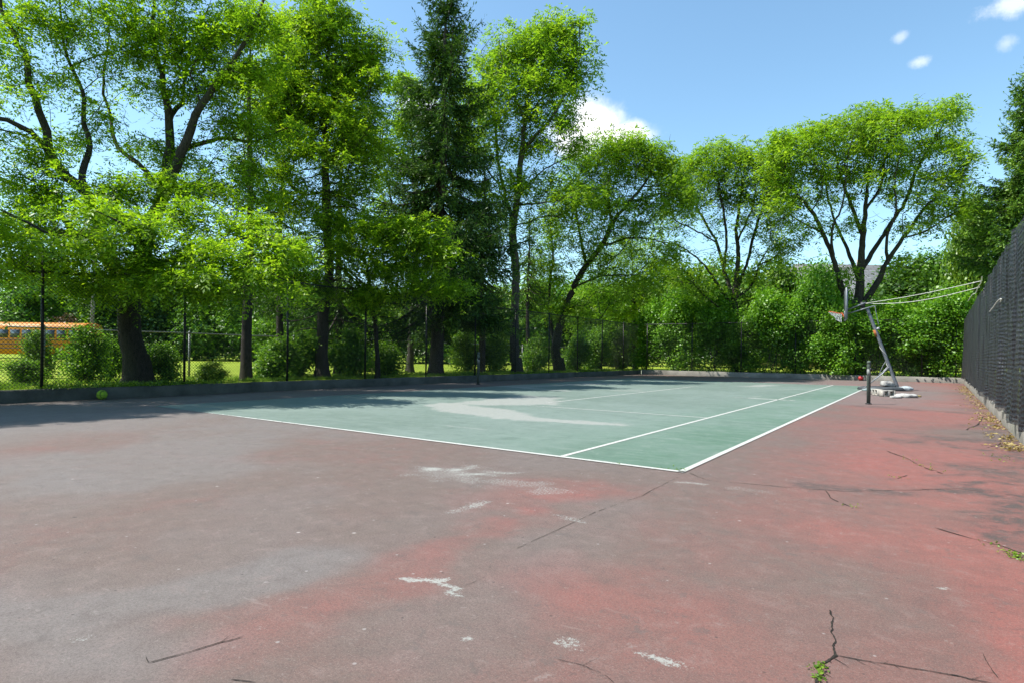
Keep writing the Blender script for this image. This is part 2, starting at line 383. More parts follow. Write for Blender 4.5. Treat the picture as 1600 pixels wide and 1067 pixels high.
def green_attrs(X, Y):
    n1 = fbm(X*.35, Y*.35, 111); n2 = fbm(X*1.3, Y*1.3, 112)
    wash = .6*sst(.35, .7, n1)+.4*sst(.45, .7, n2) + .35*sst(-4., -9., X+(n2-.5)*2)
    pale = .85*soft_poly(X, Y, [(662, 632), (690, 628), (745, 634), (800, 640), (850, 652), (985, 662), (975, 666), (900, 662), (800, 656), (740, 650), (690, 643)], .17, 113, 1.1, 3.)
    pale = pale + .85*soft_poly(X, Y, [(690, 630), (770, 622), (820, 617), (885, 621), (870, 628), (885, 635), (840, 632), (760, 634)], .25, 114, 1.1, 2.5)
    pale = pale + .7*soft_poly(X, Y, [(740, 602), (880, 600), (920, 597), (990, 598.5), (900, 602), (820, 606)], .35, 115, .9, 1.)
    pale = pale + .6*soft_poly(X, Y, [(800, 604), (840, 606), (897, 610), (890, 612), (830, 608)], .12, 116, .9, 2.)
    pale = pale + .75*soft_poly(X, Y, [(1150, 603), (1190, 600.5), (1220, 601.5), (1190, 604.5)], .3, 117, .9, 1.)
    pale = pale + .6*soft_poly(X, Y, [(1155, 620), (1190, 618), (1185, 621)], .2, 118, .9, 1.5)
    pale = pale + .5*soft_poly(X, Y, [(945, 609), (1000, 607.5), (1010, 612), (960, 611)], .2, 119, .9, 1.5)
    pale = pale + .65*stroke(X, Y, [(700, 665), (740, 669), (755, 671)], .01, .09, 120, .7, 3.)
    dark = .3*sst(.5, .8, n2) + .5*stroke(X, Y, [(720, 690), (800, 685)], .02, .15, 121, 1, 3.) + .35*stroke(X, Y, [(960, 648), (1080, 665)], .02, .12, 122, 1., 2.) + .4*soft_poly(X, Y, [(745, 632), (790, 629), (800, 636), (760, 640)], .2, 123)
    vivid = .15+.85*sst(-3.2, -.6, X+(n1-.5)*2.2-.02*Y)
    return {'wash': wash, 'pale': pale, 'dark': dark, 'vivid': vivid}
t = NT('court_green_paint'); v = t.obj()
fine = t.noise(55., 6., .75, v); grit = t.noise(220., 3., .7, v); med = t.noise(2.6, 6., .65, v); strk = t.noise(2., 6., .6, t.obj((.5, 3., 1)), .6)
jit = t.math('MULTIPLY', t.math('SUBTRACT', med, .5), .8)
col = t.ramp(t.math('ADD', at('vivid'), t.math('MULTIPLY', jit, .5), clamp=True), [(.0, (.112, .151, .129)), (.5, (.100, .149, .119)), (1., (.080, .146, .103))])
col = t.mix(t.math('MULTIPLY', t.math('ADD', at('wash'), jit, clamp=True), .55), col, (.185, .235, .212, 1))
col = t.mix(t.math('MULTIPLY', t.math('ADD', at('dark'), jit, clamp=True), .5), col, (.060, .092, .075, 1))
col = t.mix(t.rng(strk, .5, .72, 0, .28), col, (.22, .265, .24, 1))
blot = t.noise(4., 8., .75, v, .5)
col = t.mix(t.rng(blot, .48, .30, 0, .45), col, (.20, .24, .215, 1))
col = t.mix(t.rng(blot, .52, .70, 0, .38), col, (.055, .085, .068, 1))
col = t.mix(t.rng(fine, .5, .8, 0, .28), col, (.08, .115, .095, 1))
pl = t.math('SUBTRACT', at('pale'), t.math('MULTIPLY', t.rng(t.noise(9., 8., .8, v), .35, .65), .55), clamp=True)
col = t.mix(t.rng(pl, .06, .55, 0, .82), col, (.265, .27, .25, 1))
pe2 = t.noise(13., 10., .8, v, .2)
col = t.mix(t.math('MULTIPLY', t.rng(pe2, .61, .63), .5), col, (.055, .078, .064, 1))
col = t.mix(t.math('MULTIPLY', t.rng(pe2, .39, .37), .4), col, (.22, .25, .225, 1))
M['court_green'] = t.out(t.bsdf(col, .8, 0, t.bump(t.math('ADD', fine, grit), .35, .005), .35))

xs = np.concatenate([np.arange(LX-.3, -6, .14), np.arange(-6, 4.1, .06)])
ys = np.concatenate([np.arange(-9., 4, .06), np.arange(4, FY+.35, .14)])
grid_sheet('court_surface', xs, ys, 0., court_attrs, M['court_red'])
grid_sheet('green_playing_area', np.linspace(-10.97, 0, 150), np.linspace(0, 23.77, 260), .004, green_attrs, M['court_green'])

# painted lines
t = NT('line_paint'); v = t.obj()
wr = t.n('ShaderNodeAttribute', attribute_name='worn').outputs['Fac']
nz = t.noise(30., 6., .8, v); n2 = t.noise(3., 4., .6, v)
keep = t.math('MULTIPLY', t.rng(t.math('SUBTRACT', t.math('ADD', t.math('MULTIPLY', nz, .7), t.math('MULTIPLY', n2, .5)), t.math('ADD', wr, .16)), .0, .14), .92)
col = t.ramp(nz, [(.3, (.34, .34, .31)), (.7, (.58, .58, .55))])
sh = t.bsdf(col, .7)
M['line'] = t.out(t.n('ShaderNodeMixShader', i={0: keep, 1: t.n('ShaderNodeBsdfTransparent').outputs[0], 2: sh}).outputs[0])
def court_line(p, q, w, worn, name='court_line', off=.008):
    p, q = np.asarray(p, float), np.asarray(q, float); L = np.linalg.norm(q-p); n = max(2, int(L/.12))
    d = (q-p)/L; s = np.array([-d[1], d[0]]); u = np.linspace(0, 1, n)
    c = p[None]+(q-p)[None]*u[:, None]
    wob = 1+.18*(vnoise(u*L*2.5, u*0+.5, 5)-.5)
    V = np.concatenate([np.c_[c+s*w/2*wob[:, None], np.full(n, off)], np.c_[c-s*w/2*wob[:, None], np.full(n, off)]])
    i = np.arange(n-1); F = np.stack([i+n, i+n+1, i+1, i], -1)
    me = mesh_np(name, V, F)
    w_ = np.interp(u*L, [a for a, b in worn], [b for a, b in worn]).astype(np.float32)
    at_ = me.attributes.new('worn', 'FLOAT', 'POINT'); at_.data.foreach_set('value', np.concatenate([w_, w_]))
    o = link(name, me, M['line']); o['kind'] = 'structure'; return o
court_line((.03, 0), (-10.97, 0), .07, [(0, .12), (4, .2), (8, .34), (9.5, .45), (11, .55)], 'near_baseline')
court_line((0, -.02), (0, 23.77), .065, [(0, .1), (14, .15), (20, .3), (24, .4)], 'right_sideline')
court_line((-1.37, .04), (-1.37, 23.77), .06, [(0, .1), (24, .2)], 'right_singles_line')
court_line((-1.40, 5.485), (-7.2, 5.485), .05, [(0, .1), (2.5, .18), (4, .35), (5, .6), (6, .85)], 'near_service_line')
court_line((-5.485, 5.7), (-5.485, 18.285), .055, [(0, .6), (1.5, .2), (9, .12), (12, .4)], 'centre_service_line')
court_line((-1.40, 18.285), (-9.0, 18.285), .06, [(0, .3), (1.5, .25), (3, .5), (7, .4)], 'far_service_line')
court_line((-.04, 23.77), (-9, 23.77), .06, [(0, .2), (3, .4), (9, .6)], 'far_baseline')
court_line((-.95, 11.885), (-2.8, 11.885), .16, [(0, .35), (.9, .2), (1.85, .6)], 'net_line')

# cracks: thin dark gaps with a jagged run
def jag(pts, amp, step, rng):
    pts = [np.asarray(p, float) for p in pts]; out = [pts[0]]
    for p, q in zip(pts[:-1], pts[1:]):
        L = np.linalg.norm(q-p); n = max(1, int(L/step)); s = np.array([-(q-p)[1], (q-p)[0]])/(L+1e-9)
        for k in range(1, n+1):
            out.append(p+(q-p)*k/n)
    out = np.array(out); d = np.gradient(out, axis=0); d /= np.linalg.norm(d, axis=1)[:, None]+1e-9
    run = np.arange(len(out))*1.; o_ = rng.random()*200
    off = amp*(2.6*(vnoise(run/9.+o_, run*0+.5, 3)-.5)+1.7*(vnoise(run/3.2+o_, run*0+7.5, 4)-.5)+.5*rng.normal(0, 1, len(out))*.5)
    off *= np.minimum(1, np.minimum(run, run[::-1])/4.)
    return out+np.c_[-d[:, 1], d[:, 0]]*off[:, None]
t = NT('crack_gap'); M['crack'] = t.out(t.bsdf(t.ramp(t.noise(60., 4., .7, t.obj()), [(.35, (.012, .011, .010)), (.7, (.05, .045, .038))]), .95, spec=.1))
CR = []
def crack(pxs, w, amp=.012, step=.03, gaps=0., spur=True):
    gaps *= .3
    r = np.random.default_rng(int(pxs[0][0]*7+pxs[0][1])); P2 = jag(gp(*pxs), amp*.6, step, r)
    n = len(P2); d = np.gradient(P2, axis=0); d /= np.linalg.norm(d, axis=1)[:, None]+1e-9; s = np.c_[-d[:, 1], d[:, 0]]
    ww = w*(.12+1.15*vnoise(np.arange(n)/4.+r.random()*99, np.zeros(n)+.5, 8)**1.3)*r.uniform(.7, 1.2, n); ww[0] = ww[-1] = .0008
    V = np.concatenate([np.c_[P2+s*ww[:, None]/2, np.full(n, .0035)], np.c_[P2-s*ww[:, None]/2, np.full(n, .0035)]])
    i = np.arange(n-1); i = i[r.random(n-1) >= gaps]
    o = link('crack', mesh_np('crack', V, np.stack([i+n, i+n+1, i+1, i], -1)), M['crack']); o['kind'] = 'structure'; CR.append(P2)
    if spur:
        for k in range(3, n-3):
            if r.random() < .10:
                a = math.atan2(d[k, 1], d[k, 0])+r.choice([-1, 1])*r.uniform(.4, 1.3); l = r.uniform(.02, .10); Q = jag([P2[k], P2[k]+l*np.array([math.cos(a), math.sin(a)])], amp*.3, .012, r)
                m_ = len(Q); w2 = np.linspace(w*.4, .0008, m_); sd_ = np.array([-math.sin(a), math.cos(a)])
                V = np.concatenate([np.c_[Q+sd_*w2[:, None]/2, np.full(m_, .003)], np.c_[Q-sd_*w2[:, None]/2, np.full(m_, .003)]]); i = np.arange(m_-1)
                o2 = link('crack', mesh_np('crack', V, np.stack([i+m_, i+m_+1, i+1, i], -1)), M['crack']); o2['kind'] = 'structure'
    return P2
crack([(1297, 953), (1301, 980), (1302, 1010), (1306, 1024), (1284, 1036), (1277, 1067), (1270, 1110)], .012, .010, .012)
crack([(1306, 1024), (1350, 1032), (1420, 1043), (1500, 1057), (1580, 1075)], .0065, .006, .015)
crack([(1075, 738), (1110, 750), (1180, 757), (1270, 764), (1330, 768), (1420, 766), (1500, 763), (1580, 772), (1640, 780)], .009, .03, .05)
crack([(1290, 766), (1300, 778), (1330, 792)], .012, .02, .05, .3)
crack([(1385, 704), (1420, 718), (1450, 732), (1480, 742)], .018, .03, .07, .25)
crack([(1460, 824), (1520, 842), (1565, 853), (1600, 866), (1640, 872)], .011, .015, .04)
crack([(232, 1036), (270, 1026), (310, 1015), (345, 1003), (380, 995)], .007, .008, .015, .2)
crack([(228, 1026), (232, 1036)], .005, .004, .01)
crack([(360, 1062), (385, 1064), (400, 1067)], .007, .005, .01)
crack([(870, 1030), (910, 1040), (945, 1055), (960, 1068)], .0045, .006, .015, .2)
crack([(1540, 700), (1575, 690), (1600, 688)], .02, .05, .08, .3)
crack([(1418, 742), (1400, 748)], .016, .02, .05, .3)
crack([(1510, 672), (1530, 660), (1537, 650)], .03, .04, .08, .2)
crack([(1535, 1020), (1550, 1045), (1560, 1060)], .004, .005, .012, .3)
crack([(1060, 745), (1000, 775), (930, 800), (800, 860)], .005, .01, .05, .45)
crack([(700, 925), (735, 912), (760, 900)], .003, .004, .015, .4)

# ------------------------------------------------------------------ lawn ring out to the horizon, kerbs
BIG = 900.
def ring_quads():
    x0, x1, y0, y1 = LX-.15, 9.0, -9.3, FY+.15
    xr0, xr1 = RX(y0)+.15, RX(y1)+.15
    V = [(-BIG, -BIG, GZ), (BIG, -BIG, GZ), (BIG, BIG, GZ), (-BIG, BIG, GZ), (x0, y0, GZ), (xr0, y0, GZ), (xr1, y1, GZ), (x0, y1, GZ)]
    F = [(0, 1, 5, 4), (1, 2, 6, 5), (2, 3, 7, 6), (3, 0, 4, 7)]
    return V, F
V, F = ring_quads()
tag(link('lawn', mesh_np('lawn', np.array(V), np.array(F)), M['lawn']), kind='structure')
def kerb(name, p, q, w, h, mat, seed, label):
    p, q = np.array(p, float), np.array(q, float); L = np.linalg.norm(q-p); n = int(L/.25)
    d = (q-p)/L; s = np.array([-d[1], d[0]]); u = np.linspace(0, 1, n)
    j1 = (fbm(u*L*1.5, u*0, seed)-.5)*.03; j2 = (fbm(u*L*1.2, u*0+9, seed)-.5)*.035
    prof = [(-w/2, -.02), (-w/2, h-.025), (-w/2+.025, h), (w/2-.025, h), (w/2, h-.025), (w/2, -.02)]
    V = np.zeros((n, len(prof), 3))
    for k, (o, z) in enumerate(prof):
        c = p+(q-p)*u[:, None]+s*(o+j1[:, None]); V[:, k, :2] = c; V[:, k, 2] = z+(j2 if z > 0 else 0)
    m = len(prof); i = (np.arange(n-1)[:, None]*m+np.arange(m-1)[None]).ravel()
    F = np.stack([i, i+m, i+m+1, i+1], -1)
    o = link(name, mesh_np(name, V.reshape(-1, 3), F), mat); return tag(o, label, 'kerb')
kerb('kerb', (LX-.1, -9.2), (LX-.1, FY-.05), .2, .275, M['kerb_dark'], 3, 'long shaded concrete kerb under the trees and tall fence along the left of the court')
kerb('kerb', (LX+.0, FY+.1), (RX(FY)-.0, FY+.1), .2, .29, M['kerb'], 4, 'sunlit concrete kerb at the far end of the court below the hedge')
kerb('kerb', (RX(-9)+.1, -9.), (RX(FY)+.1, FY), .2, .24, M['kerb'], 6, 'pale crumbling concrete kerb with weeds under the black windscreen on the right')

# ------------------------------------------------------------------ foliage helpers
def unit(v): return v/(np.linalg.norm(v, axis=-1, keepdims=True)+1e-9)
def rhombi(c, a, b, fold=None):
    """leaf blades: c base (n,3), a length vector, b width vector"""
    V = np.stack([c, c+.5*a+.5*b, c+a, c+.5*a-.5*b], 1)
    if fold is not None: V[:, 1] += fold; V[:, 3] += fold
    n = len(c); F = np.arange(4*n).reshape(n, 4)
    return V.reshape(-1, 3), F
def fronds(tips, rng, per=12, spread=.45, L=.17, pairs=4, leaf=.05, wid=.38, flat=.35, droop=.5, dirs=None):
    """feathery compound leaves round each tip"""
    cnt = np.maximum(2, (per*rng.uniform(.25, 1.8, len(tips))).astype(int)); n = int(cnt.sum())
    off = rng.normal(0, 1, (n, 3))*np.array([spread*.5, spread*.5, spread*.5*flat])*np.repeat(rng.uniform(.6, 1.4, len(tips)), cnt)[:, None]
    off[:, 2] -= .45*(off[:, 0]**2+off[:, 1]**2)/spread
    base = np.repeat(tips, cnt, 0) + off
    az = rng.random(n)*2*pi; el = rng.normal(-.25, .42, n)
    d = np.c_[np.cos(az)*np.cos(el), np.sin(az)*np.cos(el), np.sin(el)]
    Ls = L*rng.uniform(.6, 1.3, n)
    up = unit(np.c_[rng.normal(0, .35, n), rng.normal(0, .35, n), np.ones(n)])
    sd = unit(np.cross(d, up))
    V = []; k = 2*pairs+1
    cs, as_, bs = [], [], []
    for j in range(pairs):
        tt = (j+.6)/pairs
        p = base + d*(Ls*tt)[:, None]; p[:, 2] -= droop*Ls*tt*tt
        for sg in (-1, 1):
            ax = unit(d*.55 + sg*sd*.9 + np.c_[np.zeros(n), np.zeros(n), -.25*np.ones(n)] + rng.normal(0, .15, (n, 3)))
            ll = leaf*rng.uniform(.55, 1.35, n)*(1.1-.45*tt)
            cs.append(p); as_.append(ax*ll[:, None]); bs.append(d*(ll*wid)[:, None])
    p = base + d*(Ls*.95)[:, None]; p[:, 2] -= droop*Ls
    cs.append(p); as_.append(d*leaf); bs.append(sd*leaf*wid)
    return rhombi(np.concatenate(cs), np.concatenate(as_), np.concatenate(bs))
def broad(tips, rng, per=12, spread=.35, leaf=.09, wid=.8, flat=.7, out=None):
    n = len(tips)*per
    base = np.repeat(tips, per, 0)+rng.normal(0, 1, (n, 3))*np.array([spread*.5, spread*.5, spread*.5*flat])
    a = unit(rng.normal(0, 1, (n, 3))*np.array([1, 1, .45])+np.array([0, 0, -.35]))
    nrm = unit(rng.normal(0, .6, (n, 3))+np.array([0, 0, .8]) + (0 if out is None else np.repeat(out, per, 0)*.7))
    b = unit(np.cross(nrm, a)); l = leaf*rng.uniform(.6, 1.3, n)
    return rhombi(base, a*l[:, None], b*(l*wid)[:, None], nrm*(l*.12)[:, None])

def smooth_poly(pts, step):
    pts = np.asarray(pts, float)
    if len(pts) < 3:
        n = max(2, int(np.linalg.norm(pts[1]-pts[0])/step)+1); return pts[0]+(pts[1]-pts[0])*np.linspace(0, 1, n)[:, None]
    E_ = np.concatenate([[2*pts[0]-pts[1]], pts, [2*pts[-1]-pts[-2]]]); out = []
    for i in range(len(pts)-1):
        p0, p1, p2, p3 = E_[i:i+4]; n = max(1, int(np.linalg.norm(p2-p1)/step))
        for k in range(n):
            s = k/n
            out.append(.5*((2*p1)+(-p0+p2)*s+(2*p0-5*p1+4*p2-p3)*s*s+(-p0+3*p1-3*p2+p3)*s**3))
    out.append(pts[-1]); return np.array(out)

class Skel:
    """a branching skeleton: limbs laid out first, then twigs grown to the leaf clumps"""
    def __init__(s, cap=30000):
        s.p = np.zeros((cap, 3)); s.par = np.full(cap, -1); s.r = np.zeros(cap); s.dep = np.zeros(cap); s.n = 0
    def add(s, p, par, r=0.):
        i = s.n; s.p[i] = p; s.par[i] = par; s.r[i] = r
        s.dep[i] = 0 if par < 0 else s.dep[par]+np.linalg.norm(p-s.p[par]); s.n += 1; return i
    def limb(s, pts, r0, r1, step=.3, wob=.0, rng=None):
        Q = smooth_poly(pts, step)
        if s.n == 0: par = -1; k0 = 0
        else:
            par = int(np.argmin(np.linalg.norm(s.p[:s.n]-Q[0], axis=1))); k0 = 1
            if np.linalg.norm(s.p[par]-Q[0]) > .3: k0 = 0
        rr = r1+(r0-r1)*np.linspace(1, 0, len(Q))**1.35
        for k in range(k0, len(Q)):
            q = Q[k] + (rng.normal(0, wob, 3) if wob and 0 < k < len(Q)-1 else 0)
            par = s.add(q, par, rr[k])
    def grow(s, A, rng, bf=.35, step=.35, jit=.06, sag=.0, minh=None):
        d0 = np.array([np.min(np.linalg.norm(s.p[:s.n]-a, axis=1)) for a in A]); tips = []
        for k in np.argsort(d0):
            a = A[k]; dv = a-s.p[:s.n]; d = np.linalg.norm(dv, axis=1)
            cost = d + bf*s.dep[:s.n] + .5*np.maximum(0, -dv[:, 2])
            if minh is not None: cost = cost + 1e3*(s.p[:s.n, 2] < minh)
            j = int(np.argmin(cost)); L = d[j]; n = max(1, int(L/step)); p0 = s.p[j].copy()
            off = rng.normal(0, 1, 3)*L*jit
            par = j
            for m in range(1, n+1):
                u = m/n
                q = p0+(a-p0)*u + off*math.sin(pi*u) + np.array([0, 0, (-sag)*L*math.sin(pi*u)])
                if m < n: q = q+rng.normal(0, .035*min(L, 1.), 3)
                par = s.add(q, par)
            tips.append(par)
        return np.array(tips)
    def mesh(s, rtip, e=None, rbase=None, sides=None):
        n = s.n; cnt = np.zeros(n); kids = [[] for _ in range(n)]
        for i in range(n):
            if s.par[i] >= 0: kids[s.par[i]].append(i)
        for i in range(n-1, -1, -1):
            if not kids[i]: cnt[i] += 1
            if s.par[i] >= 0: cnt[s.par[i]] += cnt[i]
        if e is None: e = max(2., math.log(max(cnt[0], 2))/math.log(rbase/rtip))
        r = np.maximum(s.r[:n], np.minimum(rtip*cnt**(1/e), .9*max(rbase or .3, .05)))
        for i in range(n):                       # a child is never thicker than its parent
            if s.par[i] >= 0: r[i] = min(r[i], r[s.par[i]])
        mb = MB(); done = np.zeros(n, bool)
        order = [0]; starts = [(-1, 0)]
        while starts:
            par, i = starts.pop(); ch = [] if par < 0 else [par]
            while True:
                ch.append(i)
                if not kids[i]: break
                ks = sorted(kids[i], key=lambda k: -r[k]); starts += [(i, k) for k in ks[1:]]; i = ks[0]
            if len(ch) < 2: continue
            rr = r[ch].copy()
            if par >= 0: rr[0] = rr[1]
            rr[-1] *= .5
            R0 = rr.max(); ns = 12 if R0 > .15 else (8 if R0 > .05 else (5 if R0 > .02 else 3))
            pts = s.p[ch]
            if len(ch) >= 2: tube_np(mb, pts, rr, ns)
        return mb, r
def tube_np(mb, pts, r, n):
    m = len(pts)
    t = np.gradient(pts, axis=0) if m > 2 else np.repeat([pts[1]-pts[0]], 2, 0)
    t = unit(t); ref = np.array([.31, .17, .93]) if abs(t[0] @ np.array([.31, .17, .93])) < .9 else np.array([1., 0, 0])
    u = unit(np.cross(t, ref)); w = np.cross(t, u); a = np.arange(n)*2*pi/n
    V = (pts[:, None]+r[:, None, None]*(np.cos(a)[None, :, None]*u[:, None]+np.sin(a)[None, :, None]*w[:, None])).reshape(-1, 3)
    i = (np.arange(m-1)[:, None]*n+np.arange(n)[None]); j = (np.arange(m-1)[:, None]*n+(np.arange(n)[None]+1) % n)
    F = np.stack([i, j, j+n, i+n], -1).reshape(-1, 4)
    mb.addn(V, F)

def blob_points(blobs, z0, rng):
    A = []
    for (px, py, rx, ry, dz, rz, n) in blobs:
        k = 0; n = int(round(n*1.6))
        while k < n:
            q = rng.normal(0, .58, 3)
            if (q**2).sum() > 2.9: continue
            A.append(P(px+q[0]*rx, py+q[1]*ry, z0+dz+q[2]*rz)); k += 1
    return np.array(A)

def locust(label, z0, limbs, blobs, leafmat, seed, rbase, bark='bark', cat='tree', group=None, per=12, spread=.5, L=.18, pairs=4, leaf=.055, wid=.42,
           rtip=.006, name='locust_tree', bf=.35, extra=None, minh=2.4, flat=.4):
    rng = np.random.default_rng(seed); sk = Skel()
    for (pts, r0, r1) in limbs:
        sk.limb([P(x, y, z0+dz) for x, y, dz in pts], r0, r1, .28, .02, rng)
    b = sk.p[0].copy(); sk.p[0, 2] = min(sk.p[0, 2], GZ-.05); b[2] = GZ
    A = blob_points([(a, b, c, d*(2.0 if d < 13 and z0 > 33 else (1.2 if z0 < 20 else 1.15)), e, f, g) for a, b, c, d, e, f, g in blobs], z0, rng)
    nb = int(len(A)*.8); Bt = A[rng.choice(len(A), nb, replace=False)]+rng.normal(0, .5, (nb, 3)); Bt[:, 2] -= rng.uniform(.3, 1.8, nb)
    tips = sk.grow(A, rng, bf, .35, .07, -.04, minh)
    sk.grow(Bt[Bt[:, 2] > minh+.3], rng, bf, .35, .09, -.03, minh)
    mb, r = sk.mesh(rtip, None, rbase)
    # root flare
    o = empty(name, b, label, cat, group)
    fl = MB(); rr = rbase
    fl.tube([b+np.array([0, 0, z]) for z in (-.05, .05, .15, .3, .5, .8)], np.array([1.55, 1.42, 1.25, 1.1, 1.0, .8])*rr, 14, False)
    V = np.concatenate(mb.v+[fl.v[0]])
    me = mesh_np('trunk', V-b, [np.array(mb.f[4]), np.array(fl.f[4])+mb.n], True)
    link('trunk', me, M[bark], o)
    tp = sk.p[tips]
    tw = tp; par = sk.p[np.maximum(sk.par[tips], 0)]
    mids = tp*.5+par*.5
    V1, F1 = fronds(np.concatenate([tp, mids]), rng, per, spread, L, pairs, leaf, wid, flat)
    link('crown', mesh_np('crown', V1-b, F1), leafmat, o)
    return o, sk, b

def spruce(label, base, H, prof, h0, seed, mat, cat='tree', group=None, whorl=.36, nb=5, blade=.13, bw=.3, rbase=.22, bare=None, droop=.35, tw=.17, name='spruce_tree', lean=(0, 0), dens=1.):
    """prof(t): branch reach in metres at height fraction t"""
    rng = np.random.default_rng(seed); base = np.asarray(base, float)
    o = empty(name, base, label, cat, group); mb = MB()
    hs = np.linspace(-.05, H, 40)
    ax = lambda h: np.array([lean[0]*h/H+.03*math.sin(h*.9+seed), lean[1]*h/H+.03*math.cos(h*.7+seed), h])
    tube_np(mb, np.array([ax(h) for h in hs]), np.array([rbase*(1-(max(h, 0)/H))**.85+.012 + .35*rbase*math.exp(-max(h, 0)/.25) for h in hs]), 10)
    C_, A_, B_ = [], [], []
    h = h0
    while h < H-.15:
        t_ = h/H; reach = prof(t_)
        for k in range(nb + (1 if rng.random() < .5 else 0)):
            az = rng.random()*2*pi; L = reach*rng.uniform(.55, 1.12)
            if L < .06: continue
            live = bare is None or h > bare or rng.random() < .25
            n = max(4, int(L/.16)); u = np.linspace(0, 1, n)
            up0 = .55*sst(.55, 1., np.array(t_))-droop*(1-t_)*1.2 + rng.normal(0, .08)
            hd = np.array([math.cos(az), math.sin(az)])
            z = up0*L*u - droop*.35*L*np.sin(pi*u*.9) + .16*L*u**3
            cur = rng.normal(0, .10)*L*u**2
            pts = np.c_[hd[0]*L*u - hd[1]*cur, hd[1]*L*u + hd[0]*cur, z]+ax(h+rng.uniform(-.12, .12))
            tube_np(mb, pts, np.maximum(.006, (.010+.012*L)*(1-u*.85)), 4)
            td = unit(np.gradient(pts, axis=0)); sd = unit(np.cross(td, [0, 0, 1.]))
            if not live:
                for q in range(int(L/.25)):          # bare twigs
                    i = rng.integers(1, n); d = td[i]*.4+sd[i]*rng.choice([-1, 1])+np.array([0, 0, rng.normal(-.3, .4)]); l = rng.uniform(.15, .5)
                    tube_np(mb, np.array([pts[i], pts[i]+unit(d)*l*.5, pts[i]+unit(d)*l+np.array([0, 0, -.05])]), np.array([.006, .005, .003]), 3)
                continue
            nt = int(max(3, 2*L/tw*dens))
            uu = rng.uniform(.14, 1., nt); uu[0] = 1.
            ii = np.clip((uu*(n-1)).astype(int), 0, n-1); sg = rng.choice([-1, 1], nt)
            bl = np.minimum(.75, (.10+.34*L*(1.05-uu)))*rng.uniform(.6, 1.2, nt)
            bd = unit(td[ii]*rng.uniform(.5, 1., nt)[:, None]+sd[ii]*(sg*rng.uniform(.35, 1., nt))[:, None]+np.c_[np.zeros(nt), np.zeros(nt), rng.normal(-.38-droop*.6, .25, nt)])
            bd[0] = td[-1]; p0 = pts[ii]
            m = np.maximum(2, (bl/.055).astype(int))
            R = np.repeat(np.arange(nt), m); s_ = np.concatenate([np.linspace(.05, 1, k) for k in m])
            c = p0[R]+bd[R]*(bl[R]*s_)[:, None]; c[:, 2] -= .22*bl[R]*s_**2
            nn = len(R); rv = unit(rng.normal(0, 1, (nn, 3))); a = unit(bd[R]*1.0+rv*.75+np.array([0, 0, .05]))
            b_ = unit(np.cross(a, rng.normal(0, 1, (nn, 3))+np.array([0, 0, 1.2]))); l = blade*rng.uniform(.65, 1.25, nn)
            C_.append(c); A_.append(a*l[:, None]); B_.append(b_*(l*bw)[:, None])
        h += whorl*rng.uniform(.7, 1.3)*(1-.45*t_)
    link('trunk', mesh_np('trunk', np.concatenate(mb.v), [np.array(mb.f[4])], True), M['spruce_bark'], o)
    V, F = rhombi(np.concatenate(C_), np.concatenate(A_), np.concatenate(B_))
    link('crown', mesh_np('crown', V, F), mat, o)
    return o

def bush_mesh(seed, w, d, h, ncl, per, leaf, spread, stems=9, floor=.0, lumps=9, wid=.8, trunk=None, h0=0., rstem=.02):
    """leafy mass of uneven lumps; returns (stem mesh, leaf mesh) about the origin"""
    rng = np.random.default_rng(seed); C_ = []
    for k in range(lumps):
        a = rng.random()*2*pi; q = rng.random()**.6
        zc = h0+(h-h0)*rng.uniform(.12, .80); wz = math.sqrt(max(.12, 1-(abs((zc-h0)/(h-h0)-.42)/.62)**2))
        C_.append((math.cos(a)*w*.5*q*.72*wz, math.sin(a)*d*.5*q*.72*wz, zc, min(w, d, h-h0)*rng.uniform(.20, .34)))
    C_.append((0, 0, h0+(h-h0)*.5, min(w, d, h-h0)*.38)); C_.append((rng.normal(0, .1)*w, rng.normal(0, .1)*d, h-.16*(h-h0), (h-h0)*.17))
    C_ = np.array(C_); wt = C_[:, 3]**2; ki = rng.choice(len(C_), ncl, p=wt/wt.sum())
    v = unit(rng.normal(0, 1, (ncl, 3))); rad = rng.random(ncl)**.33
    pts = C_[ki, :3]+v*(C_[ki, 3]*rad*rng.uniform(.85, 1.2, ncl))[:, None]*np.array([1, 1, .85])
    keep = pts[:, 2] > floor; pts = pts[keep]; v = v[keep]
    sk = Skel(6000)
    if trunk:
        sk.limb([(0, 0, -.05), (rng.normal(0, .05), rng.normal(0, .05), h0*.5), (rng.normal(0, .1), rng.normal(0, .1), h0+.25*(h-h0))], trunk, trunk*.6, .3)
        sk.grow(pts[rng.choice(len(pts), min(len(pts), 110), replace=False)], rng, .3, .4, .08); mb, r = sk.mesh(.008, None, trunk)
    else:
        mb = MB()
        for k in range(stems):
            q = pts[rng.integers(len(pts))]*np.array([.8, .8, .9]); b = np.array([rng.normal(0, .12)*w*.5, rng.normal(0, .12)*d*.5, -.05])
            mid = (b+q)/2+rng.normal(0, .1, 3)*.5
            tube_np(mb, smooth_poly([b, mid, q], .25), np.linspace(rstem, .006, len(smooth_poly([b, mid, q], .25))), 5)
    V, F = broad(pts, rng, per, spread, leaf, wid, .75, v)
    V[:, 2] = np.maximum(V[:, 2], .01)
    return mesh_np('stem', np.concatenate(mb.v), [np.array(mb.f[4])], True), mesh_np('foliage', V, F)
def place_plant(name, meshes, mats, base, label, cat, group=None, sc=(1, 1, 1), rz=0., parts=('stem', 'foliage')):
    o = empty(name, base, label, cat, group, rz); o.scale = sc
    for me, mt, pn in zip(meshes, mats, parts):
        c = bpy.data.objects.new(pn, me); COL.objects.link(c); c.parent = o
        if not me.materials: me.materials.append(mt)
    return o

